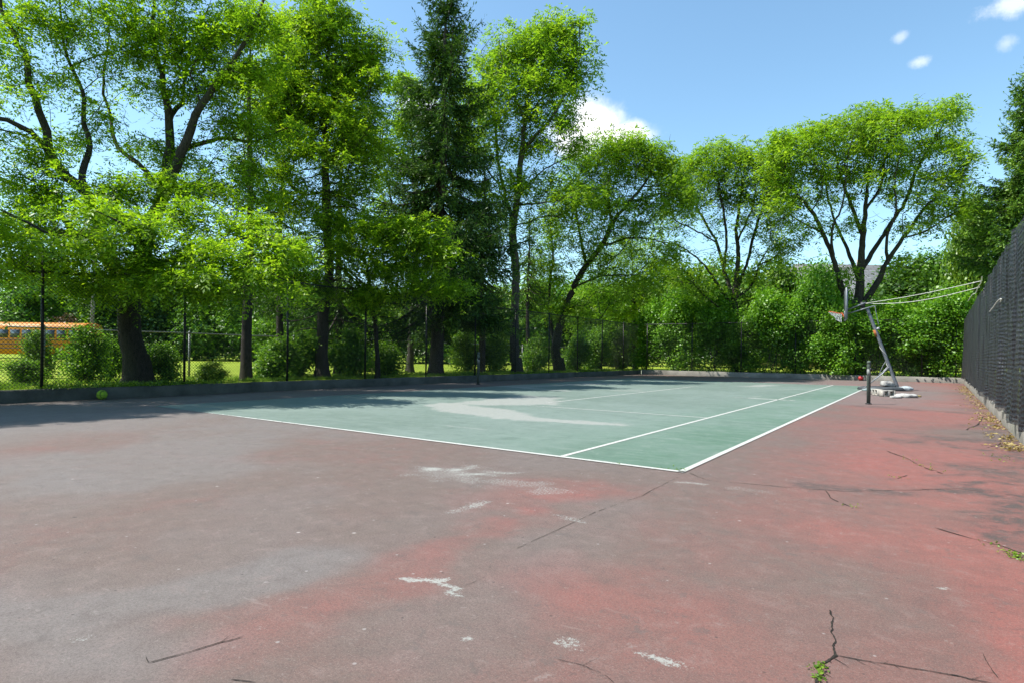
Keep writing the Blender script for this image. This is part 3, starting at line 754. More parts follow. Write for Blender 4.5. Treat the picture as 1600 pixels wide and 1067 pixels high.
# ------------------------------------------------------------------ trees along the left fence
# big honey locust, leaning limbs, broken pale limb
z1 = onX(210, -15.35)
T1 = [
 ([(216, 612, 0), (211, 570, 0), (204, 520, 0), (203, 470, 0), (210, 440, .1)], .31, .26),
 ([(205, 470, 0), (190, 435, -.2), (168, 395, -.3), (152, 345, -.3), (136, 308, -.4), (104, 275, -.5), (76, 240, -.5), (74, 205, -.5), (60, 175, -.6), (48, 128, -.6), (40, 85, -.6), (22, 55, -.6), (4, 15, -.6), (-6, -40, -.6)], .21, .035),
 ([(212, 440, .1), (222, 395, .4), (238, 345, .6), (255, 300, .7), (263, 250, .8), (264, 190, .8), (256, 135, .8), (243, 80, .9), (240, 30, .9), (248, -40, .9)], .24, .03),
 ([(245, 330, .6), (268, 280, .2), (292, 220, .0), (315, 165, -.1), (345, 118, -.2), (378, 75, -.3), (402, 28, -.3), (425, -40, -.3)], .16, .03),
 ([(212, 440, .1), (240, 420, -.8), (280, 405, -1.5), (330, 385, -2.0), (390, 370, -2.2), (440, 372, -2.2)], .16, .025),
 ([(264, 250, .8), (300, 228, 1.0), (345, 215, 1.1), (400, 222, 1.2), (450, 200, 1.2)], .085, .02),
 ([(76, 240, -.5), (48, 205, -1.), (10, 190, -1.4), (-50, 175, -1.6), (-110, 150, -1.6)], .085, .02),
 ([(140, 312, -.4), (127, 268, -.1), (142, 228, .2), (129, 196, .3), (132, 155, .4), (112, 105, .5), (96, 50, .5), (92, -30, .5)], .10, .02),
 ([(255, 300, .7), (215, 255, 1.4), (185, 230, 1.8), (172, 180, 2.), (160, 130, 2.), (170, 70, 2.), (165, 10, 2.)], .09, .02),
 ([(264, 190, .8), (285, 150, 1.4), (292, 100, 1.6), (310, 50, 1.8), (330, 0, 1.8)], .08, .02),
 ([(190, 435, -.2), (140, 430, -1.2), (80, 425, -1.8), (20, 420, -2.1), (-50, 410, -2.2)], .07, .018),
 ([(212, 440, .1), (235, 400, -1.), (225, 370, -1.8), (200, 345, -2.2), (150, 335, -2.4)], .08, .018),
 ([(168, 395, -.3), (140, 368, -1.), (115, 366, -1.3)], .14, .10), ([(212, 440, .1), (225, 400, -1.6), (215, 370, -2.8), (190, 350, -3.6), (150, 330, -4.)], .10, .02), ([(190, 435, -.2), (150, 400, -1.6), (100, 380, -2.8), (40, 350, -3.4), (-20, 320, -3.6)], .09, .02),
]
B1 = []
for x, y, rx, ry, n, dz in [(110, 395, 45, 14, 12, -2), (55, 340, 42, 15, 11, -1.8), (160, 332, 46, 16, 14, -2.6), (132, 440, 40, 12, 9, -1.5), (215, 348, 50, 18, 17, -2.8), (252, 398, 45, 15, 15, -2.2), (300, 330, 45, 17, 15, -1.4), (332, 388, 46, 16, 16, -2.4),
                           (288, 442, 36, 12, 9, -1.6), (380, 345, 42, 15, 13, -1.8), (402, 412, 42, 14, 13, -2.3), (352, 455, 30, 10, 7, -2), (200, 424, 38, 12, 10, -2.2), (440, 378, 36, 14, 10, -2.1), (452, 448, 28, 10, 6, -2.2), (20, 402, 40, 12, 8, -2.2), (-45, 365, 50, 16, 12, -2.4),
                           (190, 288, 46, 17, 13, -1), (265, 282, 42, 15, 12, -.4), (345, 290, 44, 17, 13, .2), (95, 300, 44, 16, 9, -.6), (20, 285, 44, 18, 9, -1.2), (150, 378, 36, 12, 9, -3.4), (240, 440, 30, 10, 6, -3), (70, 372, 40, 12, 8, -3.2), (310, 415, 36, 10, 8, -3.2), (180, 455, 30, 9, 5, -1), (0, 345, 40, 14, 8, -3),
                           (405, 300, 40, 16, 6, .4), (300, 235, 42, 17, 10, .8), (395, 250, 40, 18, 6, .8), (430, 200, 36, 18, 5, .8), (370, 180, 42, 18, 11, .6), (330, 130, 46, 20, 13, .5), (390, 110, 44, 22, 15, .3), (300, 80, 46, 20, 14, .5), (250, 45, 54, 22, 18, .8), (330, 30, 54, 22, 18, .6), (400, 30, 46, 26, 15, 0), (195, 75, 46, 20, 11, 1.),
                           (235, 130, 40, 18, 8, 1.), (180, 20, 50, 20, 12, .8), (110, 40, 46, 20, 9, .4), (50, 20, 46, 20, 9, -.2), (0, 60, 46, 24, 8, -.6), (95, 110, 40, 18, 6, .3), (25, 130, 40, 18, 6, -.8), (150, 170, 36, 16, 5, .6), (110, 215, 36, 14, 5, .3), (30, 215, 40, 14, 6, -1.2), (200, 215, 36, 16, 6, 1.2), (-60, 180, 50, 40, 10, -1.4),
                           (250, -40, 150, 26, 24, .6), (60, -40, 120, 26, 14, 0), (60, 250, 40, 16, 6, -.8)]:
    B1.append((x, y, rx, ry, dz, .8, n*(1.15 if y < 300 else .9)))
o1, sk1, b1 = locust('large spreading honey locust with thick forked trunk at the left kerb and pale broken limb', z1, T1, B1, M['locust'], 101, .31, per=13, spread=.44, L=.24, pairs=3, leaf=.115, wid=.46, flat=.4, minh=2.6)
bl = MB(); rg = np.random.default_rng(5)
Q = smooth_poly([P(166, 366, z1-.9), P(140, 362, z1-1.2), P(118, 368, z1-1.35), P(80, 362, z1-1.5), P(50, 360, z1-1.6), P(22, 374, z1-1.7), P(0, 366, z1-1.7), P(-40, 360, z1-1.7)], .12)
tube_np(bl, Q + rg.normal(0, .012, Q.shape), np.linspace(.12, .05, len(Q))*rg.uniform(.85, 1.15, len(Q)), 8)
for (x, y, r) in ((110, 366, .13), (60, 362, .08), (148, 364, .15)):
    c = P(x, y, z1-1.35); tube_np(bl, np.array([c+np.array([0, 0, -.02]), c+np.array([.03, 0, .08]), c+np.array([.05, .02, .17])]), np.array([r, r*.8, r*.35]), 7)
w_ = link('broken_limb', mesh_np('broken_limb', np.concatenate(bl.v)-b1, [np.array(bl.f[4])], True), M['bark_pale'], o1); w_['label'] = 'pale broken limb with stripped bark'

oN = copy_tree(o1); oN.location = (-15.0, -7.2, GZ); oN.rotation_euler = (0, 0, .96)
tag(oN, 'honey locust crown reaching in from outside the left edge of the photo')
# thin pruned spruce
z2 = onX(386, -15.4); b2 = P(386, 590, z2); b2[2] = GZ
spruce('thin dark spruce trunk with sparse grey drooping branches right of the forked locust', b2, 11.0, lambda t: 2.1*(1-t)**.8*min(1, t*2.4+.1), 3.0, 22, M['spruce'], rbase=.155, bare=5.2, droop=.45, dens=.8, whorl=.40, nb=5)
# tall yellow green tree with straight trunk
z3 = onX(503, -15.5)
T3 = [([(503, 606, 0), (503, 560, 0), (505, 490, 0), (514, 440, 0), (512, 380, 0), (509, 300, 0), (508, 220, 0), (506, 150, 0), (512, 80, 0), (520, 20, 0), (522, -30, 0)], .235, .03)]
rg = np.random.default_rng(33)
for k, (y, x1, dy) in enumerate([(250, 590, 18), (262, 430, 25), (285, 600, 20), (300, 440, 30), (322, 590, 12), (338, 425, 22), (352, 575, 16), (372, 450, 10), (392, 600, 8), (410, 440, 16), (236, 440, 20), (436, 590, 30), (500, 590, 12), (512, 455, 8), (300, 560, 30), (275, 455, 12), (470, 575, -18)]):
    dz = rg.uniform(-1.4, 1.2); xm = 508
    T3.append(([(xm, y, 0), ((xm*.6+x1*.4), y+dy*.15, dz*.4), ((xm*.25+x1*.75), y+dy*.55, dz*.8), (x1, y+dy, dz)], .035, .010))
B3 = [(500, 10, 42, 45, 0, .9, 34), (545, 60, 42, 40, .2, 1., 30), (470, 60, 50, 45, -.2, 1.1, 34), (520, 110, 70, 40, 0, 1.4, 50), (450, 120, 40, 40, -.3, 1.1, 26), (560, 150, 38, 40, .2, 1.1, 24),
      (490, 170, 75, 34, -.2, 1.5, 48), (430, 190, 50, 38, -.5, 1.2, 26), (555, 205, 42, 30, .1, 1.2, 22), (490, 225, 80, 24, -.4, 1.4, 34), (590, 60, 14, 14, 0, .4, 5), (585, 110, 16, 12, 0, .4, 5), (430, 260, 50, 30, -.8, 1., 18), (560, 270, 40, 26, -.4, 1., 10), (480, 310, 50, 26, -1.0, .9, 12), (440, 60, 30, 40, .3, 1., 16), (560, 350, 40, 24, .4, 1.2, 7), (480, 370, 50, 24, .2, 1.2, 7), (440, 320, 46, 26, -.6, 1.1, 10), (540, 310, 40, 24, .4, 1., 6), (400, 130, 36, 50, 0, 1., 16), (570, 240, 40, 30, .5, 1., 14)]
locust('tall yellow-green tree with straight trunk and bare horizontal lower branches, between two spruces', z3, T3, B3, M['yellow'], 103, .235, bark='spruce_bark', name='tall_tree', per=12, spread=.48, L=.25, pairs=3, leaf=.135, wid=.45, minh=6.5, flat=.35, bf=.3)
z4b = onX(645, -18.6)
T4b = [([(640, 596, 0), (642, 540, 0), (646, 470, 0), (650, 400, 0), (648, 320, 0), (646, 250, 0), (642, 180, 0), (640, 130, 0)], .18, .03), ([(650, 400, 0), (620, 340, .3), (604, 280, .5), (598, 230, .5)], .07, .02), ([(648, 320, 0), (690, 260, .3), (720, 200, .5), (735, 150, .5)], .07, .02), ([(650, 380, 0), (700, 340, .2), (740, 300, .2)], .05, .015)]
B4b = [(632, 130, 30, 26, 0, 1., 20), (650, 175, 40, 26, 0, 1.2, 24), (610, 200, 34, 34, .3, 1.1, 24), (630, 250, 50, 34, .2, 1.3, 30), (600, 270, 34, 40, .4, 1.1, 20), (735, 160, 34, 36, .4, 1.1, 20), (720, 210, 40, 30, .4, 1.2, 18), (690, 250, 50, 34, .2, 1.3, 20), (600, 330, 44, 34, .4, 1.2, 20), (740, 290, 40, 30, .2, 1.2, 14), (650, 330, 50, 40, .2, 1.2, 20), (720, 340, 40, 30, .2, 1.1, 12)]
B4b = [(a, b, c, d, e, f, g*.6) for a, b, c, d, e, f, g in B4b]
locust('light green tree standing behind the tallest spruce and showing on both sides of it', z4b, T4b, B4b, M['locust_far'], 105, .18, name='tall_tree', bark='bark_grey', per=12, spread=.56, L=.32, pairs=2, leaf=.20, wid=.45, minh=4.5, rtip=.009)
z3c = onX(528, -18.2); b3c = P(528, 585, z3c); b3c[2] = GZ
spruce('dark open spruce behind the tall yellow-green tree', b3c, P(528, 205, z3c)[2]-GZ, lambda t: float(np.interp(t, [0, .25, .5, .75, 1], [2.6, 3.0, 2.5, 1.5, .08])), 2.6, 31, M['spruce'], rbase=.18, droop=.45, whorl=.6, nb=5, blade=.16, bw=.30, tw=.16, dens=1.5)
z3d = onX(436, -17.2); b3d = P(436, 585, z3d); b3d[2] = GZ
spruce('narrow dark spruce between the thin spruce trunk and the tall straight trunk', b3d, P(436, 190, z3d)[2]-GZ, lambda t: float(np.interp(t, [0, .3, .5, .75, 1], [1.6, 2.0, 1.9, 1.2, .08])), 3.0, 32, M['spruce'], rbase=.13, droop=.45, whorl=.6, nb=4, blade=.15, bw=.30, tw=.16, dens=1.4)
# young locust whose sprays reach over the fence
z3b = onX(566, -14.7)-.7
T3b = [([(590, 600, .6), (588, 540, .6), (584, 490, .4), (578, 450, .1), (572, 420, -.2), (566, 390, -.5)], .085, .04),
       ([(578, 450, .1), (545, 425, -.5), (505, 405, -1.), (460, 400, -1.3)], .04, .014), ([(575, 430, -.1), (610, 405, -.5), (650, 385, -.9), (690, 372, -1.1)], .04, .014),
       ([(572, 420, -.2), (590, 380, -.6), (620, 350, -.9), (650, 335, -1.)], .035, .014), ([(580, 465, .2), (620, 460, -.4), (665, 455, -.8), (715, 442, -1.1)], .03, .012), ([(578, 450, 0), (545, 450, -.3), (500, 450, -.7)], .03, .012)]
B3b = [(600, 365, 46, 26, -.9, .7, 26), (650, 350, 40, 22, -1., .6, 22), (680, 385, 30, 14, -1.1, .5, 14), (560, 385, 46, 22, -.8, .7, 18), (470, 400, 46, 24, -1.3, .6, 20), (500, 440, 40, 16, -.8, .6, 12), (610, 440, 40, 16, -.6, .6, 18), (565, 455, 36, 14, -.3, .5, 10), (705, 445, 26, 12, -1.1, .4, 11), (650, 420, 36, 18, -.7, .6, 12), (430, 420, 30, 18, -1.4, .5, 9), (530, 345, 40, 22, -.6, .6, 10), (625, 395, 30, 14, -.9, .5, 8)]
B3b = [(a, b, c, d, e, f, g*.7) for a, b, c, d, e, f, g in B3b]
locust('young bright locust leaning its low feathery sprays over the fence in front of the spruces', z3b, T3b, B3b, M['locust'], 104, .085, per=16, spread=.46, L=.25, pairs=3, leaf=.13, minh=1.5, flat=.3)
# tall spruce
z4 = onX(681, -15.4); b4 = P(681, 590, z4); b4[2] = GZ
H4 = P(690, -18, z4)[2]-GZ
def prof4(t):
    return float(np.interp(t, [0, .2, .3, .42, .55, .62, .72, .82, .88, .95, 1.], [3.2, 3.7, 3.9, 3.7, 3.3, 2.6, 2.2, 1.9, 1.55, .8, .10]))
spruce('tallest dark spruce with sparse pointed top rising above the other trees', b4, H4, prof4, 3.2, 24, M['spruce'], rbase=.30, droop=.42, whorl=.62, nb=6, blade=.165, bw=.30, tw=.15, lean=(.25, .15), dens=2.8)
# lower spruce beside it
z5 = onX(752, -15.9); b5 = P(752, 585, z5); b5[2] = GZ
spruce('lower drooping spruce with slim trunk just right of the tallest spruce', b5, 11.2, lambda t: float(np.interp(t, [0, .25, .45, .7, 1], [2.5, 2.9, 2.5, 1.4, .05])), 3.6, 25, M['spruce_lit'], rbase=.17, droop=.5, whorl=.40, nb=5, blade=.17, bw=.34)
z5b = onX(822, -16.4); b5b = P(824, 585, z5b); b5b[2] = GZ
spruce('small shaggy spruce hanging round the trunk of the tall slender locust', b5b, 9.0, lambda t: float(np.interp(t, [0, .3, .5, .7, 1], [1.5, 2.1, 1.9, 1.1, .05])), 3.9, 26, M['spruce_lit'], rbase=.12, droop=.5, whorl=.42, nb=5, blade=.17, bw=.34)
# tall slender locust
z6 = onX(806, -15.4)
T6 = [([(808, 592, 0), (804, 540, 0), (805, 480, 0), (806, 420, 0), (801, 365, 0), (808, 310, 0), (814, 250, 0), (820, 190, 0), (826, 130, 0), (836, 80, 0), (848, 35, 0)], .27, .03),
      ([(803, 350, 0), (788, 300, .6), (776, 240, 1.), (772, 180, 1.2), (762, 120, 1.3), (752, 80, 1.3)], .12, .02), ([(815, 245, 0), (838, 212, -.7), (866, 180, -1.), (888, 130, -1.2), (905, 80, -1.2), (905, 40, -1.2)], .10, .02),
      ([(808, 320, 0), (838, 318, -1.2), (880, 312, -1.8), (925, 300, -2.2), (955, 280, -2.3)], .07, .015), ([(820, 190, 0), (800, 140, -1), (785, 95, -1.4), (780, 60, -1.5)], .06, .015), ([(788, 300, .6), (765, 270, .4), (745, 240, .2), (735, 190, .2)], .055, .015), ([(808, 310, 0), (845, 270, .8), (880, 250, 1.4), (910, 240, 1.6)], .06, .015)]
B6 = [(862, 50, 44, 24, -.3, 1.5, 28), (820, 75, 50, 28, 0, 1.8, 36), (780, 105, 44, 32, .3, 1.7, 30), (890, 85, 34, 22, -.9, 1.2, 18), (850, 115, 54, 26, -.3, 1.8, 30), (755, 150, 34, 40, .8, 1.5, 22), (880, 130, 36, 20, -.8, 1.3, 16), (800, 165, 56, 26, .2, 1.8, 22),
      (870, 175, 40, 18, -.6, 1.5, 14), (760, 215, 40, 28, .6, 1.5, 16), (840, 220, 50, 18, 0, 1.6, 14), (900, 225, 22, 10, .8, .8, 6), (850, 275, 60, 22, -.4, 1.6, 22), (920, 300, 40, 16, -2., 1., 12), (790, 290, 44, 24, .3, 1.4, 14), (770, 340, 40, 30, .3, 1.3, 14), (870, 330, 40, 20, -1, 1.3, 12), (902, 32, 8, 6, -1.2, .4, 3)]
locust('tall slender honey locust with airy crown standing right of the spruces', z6, T6, B6, M['locust_far'], 106, .27, bark='bark_grey', per=12, spread=.56, L=.32, pairs=2, leaf=.20, rtip=.009, flat=.6, wid=.45, minh=5.)
# right leaning locust near the corner
z7 = onX(872, -15.2)
T7 = [([(874, 588, 0), (868, 545, 0), (878, 495, 0), (896, 450, 0), (916, 415, -.2), (940, 385, -.4), (956, 352, -.6), (978, 322, -.8), (1004, 292, -1.), (1022, 262, -1.), (1034, 235, -1.)], .30, .03),
      ([(868, 545, 0), (860, 500, .6), (858, 450, 1.), (864, 400, 1.2), (860, 350, 1.3), (868, 310, 1.3)], .13, .02), ([(916, 415, -.2), (906, 365, .6), (900, 315, 1.), (908, 265, 1.2), (925, 225, 1.3)], .09, .02), ([(940, 385, -.4), (985, 372, -1.5), (1030, 378, -2.), (1062, 398, -2.3)], .08, .015),
      ([(956, 352, -.6), (950, 300, 0), (958, 255, .3), (975, 215, .4)], .08, .02), ([(896, 450, 0), (940, 432, -1.5), (985, 430, -2.2)], .06, .015), ([(1004, 292, -1), (1040, 290, -1.3), (1065, 280, -1.4)], .05, .015)]
B7 = [(960, 225, 40, 20, .3, 1.5, 26), (1000, 228, 36, 18, -.5, 1.5, 22), (1035, 250, 30, 20, -1, 1.3, 18), (925, 245, 40, 22, .8, 1.5, 24), (985, 265, 56, 20, -.3, 1.8, 30), (900, 290, 40, 22, 1., 1.5, 20), (1055, 285, 26, 14, -1.3, 1.1, 12), (940, 305, 60, 20, 0, 1.8, 24), (1010, 310, 50, 18, -1, 1.6, 18), (870, 340, 36, 26, 1.2, 1.3, 18), (930, 345, 50, 22, 0, 1.7, 18), (860, 390, 34, 26, 1., 1.3, 18), (990, 355, 44, 18, -1.4, 1.4, 14), (850, 430, 34, 22, .8, 1.2, 14), (915, 400, 50, 22, -.6, 1.5, 16), (1040, 395, 36, 16, -2, 1.1, 10), (1062, 320, 34, 18, -1.6, 1.3, 12), (975, 430, 44, 18, -2., 1.2, 14), (890, 470, 40, 18, 0, 1.3, 12)]
locust('honey locust leaning to the right near the far left corner of the fence', z7, T7, B7, M['locust_far'], 107, .30, bark='bark', per=12, spread=.56, L=.32, pairs=2, leaf=.20, rtip=.009, flat=.6, wid=.45, minh=3.)
# slim trees behind the far left corner
z8 = 44.
T8 = [([(992, 580, 0), (990, 530, 0), (991, 480, 0), (990, 440, 0), (988, 410, 0), (985, 380, 0)], .16, .03), ([(991, 480, 0), (975, 440, .5), (962, 405, .8), (955, 385, .8)], .06, .015), ([(990, 440, 0), (1010, 420, -.6), (1030, 405, -1)], .05, .015), ([(990, 470, 0), (965, 465, -.5), (940, 455, -1.)], .04, .012)]
B8 = [(985, 380, 34, 16, 0, 1.5, 18), (955, 400, 30, 18, .6, 1.4, 14), (1020, 410, 28, 16, -.6, 1.4, 14), (990, 430, 46, 18, 0, 1.8, 22), (945, 455, 34, 16, -.6, 1.4, 14), (1020, 460, 34, 16, 0, 1.5, 18), (975, 480, 40, 14, -.5, 1.5, 16)]
locust('slim young tree with yellow-green leaves behind the far left fence corner', z8, T8, B8, M['yellow'], 108, .16, name='young_tree', per=18, spread=.95, L=.30, pairs=2, leaf=.17, wid=.5, minh=2.)
z8b = 41.
T8b = [([(936, 585, 0), (935, 545, 0), (938, 500, 0), (934, 470, 0), (925, 440, 0)], .14, .03), ([(938, 500, 0), (955, 470, .4), (965, 450, .5)], .05, .015), ([(935, 520, 0), (915, 495, -.5), (905, 480, -.6)], .05, .012)]
B8b = [(930, 440, 30, 18, 0, 1.2, 12), (960, 455, 26, 16, .4, 1.2, 10), (905, 490, 26, 16, -.4, 1., 10), (945, 500, 36, 18, 0, 1.3, 14), (915, 530, 30, 20, 0, 1.2, 12)]
locust('vine covered thin dark tree beside the leaning locust at the far corner', z8b, T8b, B8b, M['shrub'], 109, .14, name='young_tree', per=18, spread=.9, L=.28, pairs=2, leaf=.16, wid=.55, minh=1.)
# many stemmed locust behind the hedge
z9 = onY(1152, 34.6)
T9 = [([(1152, 578, 0), (1151, 530, 0), (1149, 495, 0), (1147, 470, 0), (1150, 440, 0), (1154, 400, 0), (1150, 360, 0), (1156, 320, 0), (1160, 280, 0), (1150, 245, 0)], .32, .03),
      ([(1145, 480, 0), (1125, 450, -.5), (1100, 415, -1.), (1074, 392, -1.5), (1045, 380, -1.8), (1015, 378, -2.)], .13, .02), ([(1147, 465, 0), (1132, 425, .5), (1120, 380, .9), (1100, 345, 1.1), (1080, 310, 1.2), (1065, 290, 1.2)], .12, .02),
      ([(1149, 455, 0), (1166, 415, .3), (1178, 370, .5), (1190, 330, .6), (1206, 295, .7)], .13, .02), ([(1147, 470, 0), (1175, 445, -.6), (1186, 415, -.9), (1198, 392, -1.), (1222, 370, -1.2)], .10, .02), ([(1132, 425, .5), (1135, 370, 0), (1128, 320, -.3), (1120, 275, -.4)], .08, .02), ([(1150, 380, 0), (1170, 340, -.7), (1180, 300, -1.), (1178, 260, -1.1)], .07, .02), ([(1120, 380, .9), (1085, 360, 1.2), (1055, 345, 1.3)], .05, .015), ([(1149, 495, 0), (1110, 470, -.8), (1080, 440, -1.2)], .06, .015)]
B9 = [(1135, 232, 36, 14, 0, 2., 22), (1100, 250, 36, 16, .5, 2., 22), (1165, 245, 34, 14, -.3, 1.9, 20), (1075, 275, 32, 18, 1., 1.7, 20), (1195, 272, 30, 18, .3, 1.7, 18), (1130, 270, 54, 16, 0, 2.3, 28), (1215, 300, 26, 18, .5, 1.5, 14), (1065, 310, 28, 16, 1.1, 1.5, 14), (1110, 305, 44, 14, .5, 2., 16), (1170, 305, 44, 14, -.3, 2., 16), (1215, 345, 26, 14, -.4, 1.4, 8), (1050, 345, 26, 12, 1., 1.4, 8), (1130, 345, 40, 12, 0, 1.8, 9), (1030, 380, 30, 10, -1.8, 1.2, 8), (1225, 372, 22, 12, -1.1, 1.2, 8), (1180, 360, 30, 12, 0, 1.5, 6), (1085, 440, 40, 16, -1.1, 1.4, 14), (1190, 470, 30, 12, -.5, 1.2, 8), (1222, 262, 36, 20, .2, 1.6, 16), (1062, 268, 28, 18, .6, 1.5, 12), (1210, 320, 34, 18, -.4, 1.5, 10), (1060, 410, 36, 12, -1.2, 1.3, 10), (1215, 400, 36, 12, -.8, 1.3, 10), (1120, 410, 40, 12, .4, 1.5, 8), (1170, 430, 36, 12, -.3, 1.3, 8)]
locust('many-stemmed honey locust with rounded crown rising behind the left half of the hedge', z9, T9, B9, M['locust_far'], 110, .32, bark='bark', per=10, spread=.60, L=.36, pairs=2, leaf=.22, rtip=.010, flat=.6, wid=.45, minh=4.)
# flat topped locust behind the hoop
z10 = onY(1342, 35.4)
T10 = [([(1342, 575, 0), (1342, 520, 0), (1341, 480, 0), (1343, 450, 0), (1345, 415, 0), (1348, 370, 0), (1352, 330, 0), (1356, 285, 0), (1362, 240, 0), (1366, 205, 0)], .40, .03),
       ([(1325, 478, 0), (1312, 440, -.2), (1302, 405, -.4), (1286, 365, -.6), (1268, 330, -.7), (1240, 300, -.8), (1222, 270, -.9), (1205, 245, -.9)], .20, .02), ([(1342, 440, 0), (1326, 395, .8), (1306, 350, 1.2), (1294, 310, 1.4), (1288, 270, 1.5), (1276, 225, 1.5)], .14, .02),
       ([(1350, 472, 0), (1372, 440, -.4), (1386, 410, -.6), (1412, 372, -.9), (1434, 340, -1.1), (1458, 312, -1.3), (1488, 288, -1.4), (1512, 262, -1.4)], .20, .02), ([(1345, 425, 0), (1366, 390, .5), (1392, 350, .9), (1416, 312, 1.1), (1432, 268, 1.2), (1462, 215, 1.3), (1490, 170, 1.3)], .16, .02),
       ([(1386, 410, -.6), (1386, 370, -1.2), (1400, 330, -1.6), (1398, 280, -1.8), (1410, 230, -1.9)], .10, .02), ([(1302, 405, -.4), (1300, 360, -1.2), (1316, 320, -1.6), (1322, 270, -1.8), (1330, 220, -1.9)], .09, .02), ([(1286, 365, -.6), (1256, 350, -1.2), (1232, 335, -1.5), (1205, 315, -1.6)], .06, .015),
       ([(1348, 370, 0), (1330, 320, 0), (1312, 270, .2), (1300, 215, .2)], .08, .02), ([(1352, 330, 0), (1376, 290, -.3), (1386, 240, -.4), (1400, 195, -.4)], .08, .02), ([(1412, 372, -.9), (1446, 362, -1.6), (1480, 340, -2.), (1505, 325, -2.)], .06, .015)]
B10 = [(1225, 222, 34, 14, -.6, 1.9, 24), (1275, 205, 40, 14, .5, 2.3, 30), (1330, 190, 40, 14, 0, 2.5, 30), (1385, 178, 40, 14, -.3, 2.5, 30), (1440, 178, 40, 14, .5, 2.3, 28), (1488, 168, 22, 12, 1.1, 1.3, 14), (1212, 250, 34, 12, -.8, 1.9, 18), (1265, 240, 50, 12, .2, 2.6, 26), (1335, 228, 50, 12, 0, 2.8, 26), (1405, 222, 50, 12, -.2, 2.8, 26), (1465, 220, 40, 14, .7, 2.2, 22), (1505, 232, 24, 14, -.5, 1.5, 12),
       (1235, 282, 42, 9, -.8, 2., 16), (1300, 268, 50, 8, 0, 2.5, 18), (1370, 262, 50, 8, -.4, 2.6, 18), (1440, 266, 44, 9, .2, 2.3, 18), (1492, 272, 30, 10, -1.2, 1.6, 14), (1225, 315, 36, 7, -1.3, 1.6, 10), (1290, 305, 44, 6, 0, 2., 10), (1400, 300, 44, 6, -.6, 2.2, 10), (1465, 305, 36, 8, -1.3, 1.7, 14), (1265, 345, 36, 6, -1., 1.6, 8), (1440, 345, 40, 7, -1.6, 1.6, 12), (1500, 320, 28, 10, -1.9, 1.3, 10), (1330, 345, 30, 6, 0, 1.5, 5), (1412, 410, 26, 8, -.5, 1.2, 4), (1325, 425, 22, 8, -.2, 1., 5)]
locust('broad flat-topped honey locust standing directly behind the basketball hoop', z10, T10, B10, M['locust_far'], 111, .40, bark='bark', per=10, spread=.60, L=.36, pairs=2, leaf=.22, rtip=.010, wid=.45, minh=5., flat=.5)
# layered spruce on the right
b11 = P(1612, 560, 33.); b11[2] = GZ
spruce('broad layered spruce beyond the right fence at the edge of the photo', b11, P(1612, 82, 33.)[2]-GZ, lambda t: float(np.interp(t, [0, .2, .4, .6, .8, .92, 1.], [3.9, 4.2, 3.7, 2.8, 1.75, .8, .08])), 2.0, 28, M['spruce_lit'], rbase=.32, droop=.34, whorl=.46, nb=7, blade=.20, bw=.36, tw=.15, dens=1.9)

print('trees', round(time.time()-T00, 1))
# ------------------------------------------------------------------ background trees, far hedge, shrubs
bgA = bush_mesh(201, 8., 8., 8.5, 900, 20, .34, .95, trunk=.22, h0=1.2, lumps=16, wid=.7)
bgB = bush_mesh(202, 7., 7., 10., 900, 20, .33, .95, trunk=.22, h0=1.6, lumps=18, wid=.7)
bgC = bush_mesh(203, 9., 8., 7., 900, 20, .34, .95, trunk=.2, h0=.8, lumps=16, wid=.7)
def col_mesh(ms, mat):
    return [ms[0], ms[1].copy()]
BGW = {k: (ms[0], ms[1]) for k, ms in (('A', bgA), ('B', bgB), ('C', bgC))}
BGD = {k: (ms[0], ms[1].copy()) for k, ms in (('A', bgA), ('B', bgB), ('C', bgC))}
BGL = {k: (ms[0], ms[1].copy()) for k, ms in (('A', bgA), ('B', bgB), ('C', bgC))}
GRP = 'trees beyond the lawn'
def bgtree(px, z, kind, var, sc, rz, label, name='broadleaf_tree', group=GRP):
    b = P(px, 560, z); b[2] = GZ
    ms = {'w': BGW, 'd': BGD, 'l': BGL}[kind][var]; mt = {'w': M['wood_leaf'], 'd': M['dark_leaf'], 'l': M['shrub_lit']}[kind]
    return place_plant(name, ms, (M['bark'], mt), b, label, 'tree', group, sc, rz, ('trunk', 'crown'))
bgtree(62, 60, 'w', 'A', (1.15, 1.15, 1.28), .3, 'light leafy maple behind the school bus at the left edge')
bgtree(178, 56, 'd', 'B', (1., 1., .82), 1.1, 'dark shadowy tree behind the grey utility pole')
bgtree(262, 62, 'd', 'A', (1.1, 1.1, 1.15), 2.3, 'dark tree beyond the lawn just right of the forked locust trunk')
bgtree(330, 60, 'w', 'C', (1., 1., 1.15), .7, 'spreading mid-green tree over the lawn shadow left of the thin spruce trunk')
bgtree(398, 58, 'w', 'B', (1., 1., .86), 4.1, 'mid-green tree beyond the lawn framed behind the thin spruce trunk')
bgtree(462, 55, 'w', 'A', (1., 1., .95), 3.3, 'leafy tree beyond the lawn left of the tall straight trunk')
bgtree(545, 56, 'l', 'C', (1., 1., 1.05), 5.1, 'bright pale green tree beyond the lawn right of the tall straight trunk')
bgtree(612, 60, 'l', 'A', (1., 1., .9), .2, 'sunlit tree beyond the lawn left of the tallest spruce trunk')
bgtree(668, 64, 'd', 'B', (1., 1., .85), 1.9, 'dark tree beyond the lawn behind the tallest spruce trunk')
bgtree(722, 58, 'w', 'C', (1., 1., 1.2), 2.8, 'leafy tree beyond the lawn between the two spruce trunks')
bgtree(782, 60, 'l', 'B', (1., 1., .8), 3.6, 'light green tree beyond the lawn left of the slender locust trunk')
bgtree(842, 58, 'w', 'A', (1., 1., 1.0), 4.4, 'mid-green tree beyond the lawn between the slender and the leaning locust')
bgtree(905, 60, 'w', 'B', (1., 1., .85), 5.3, 'mid-green tree far behind the leaning locust')
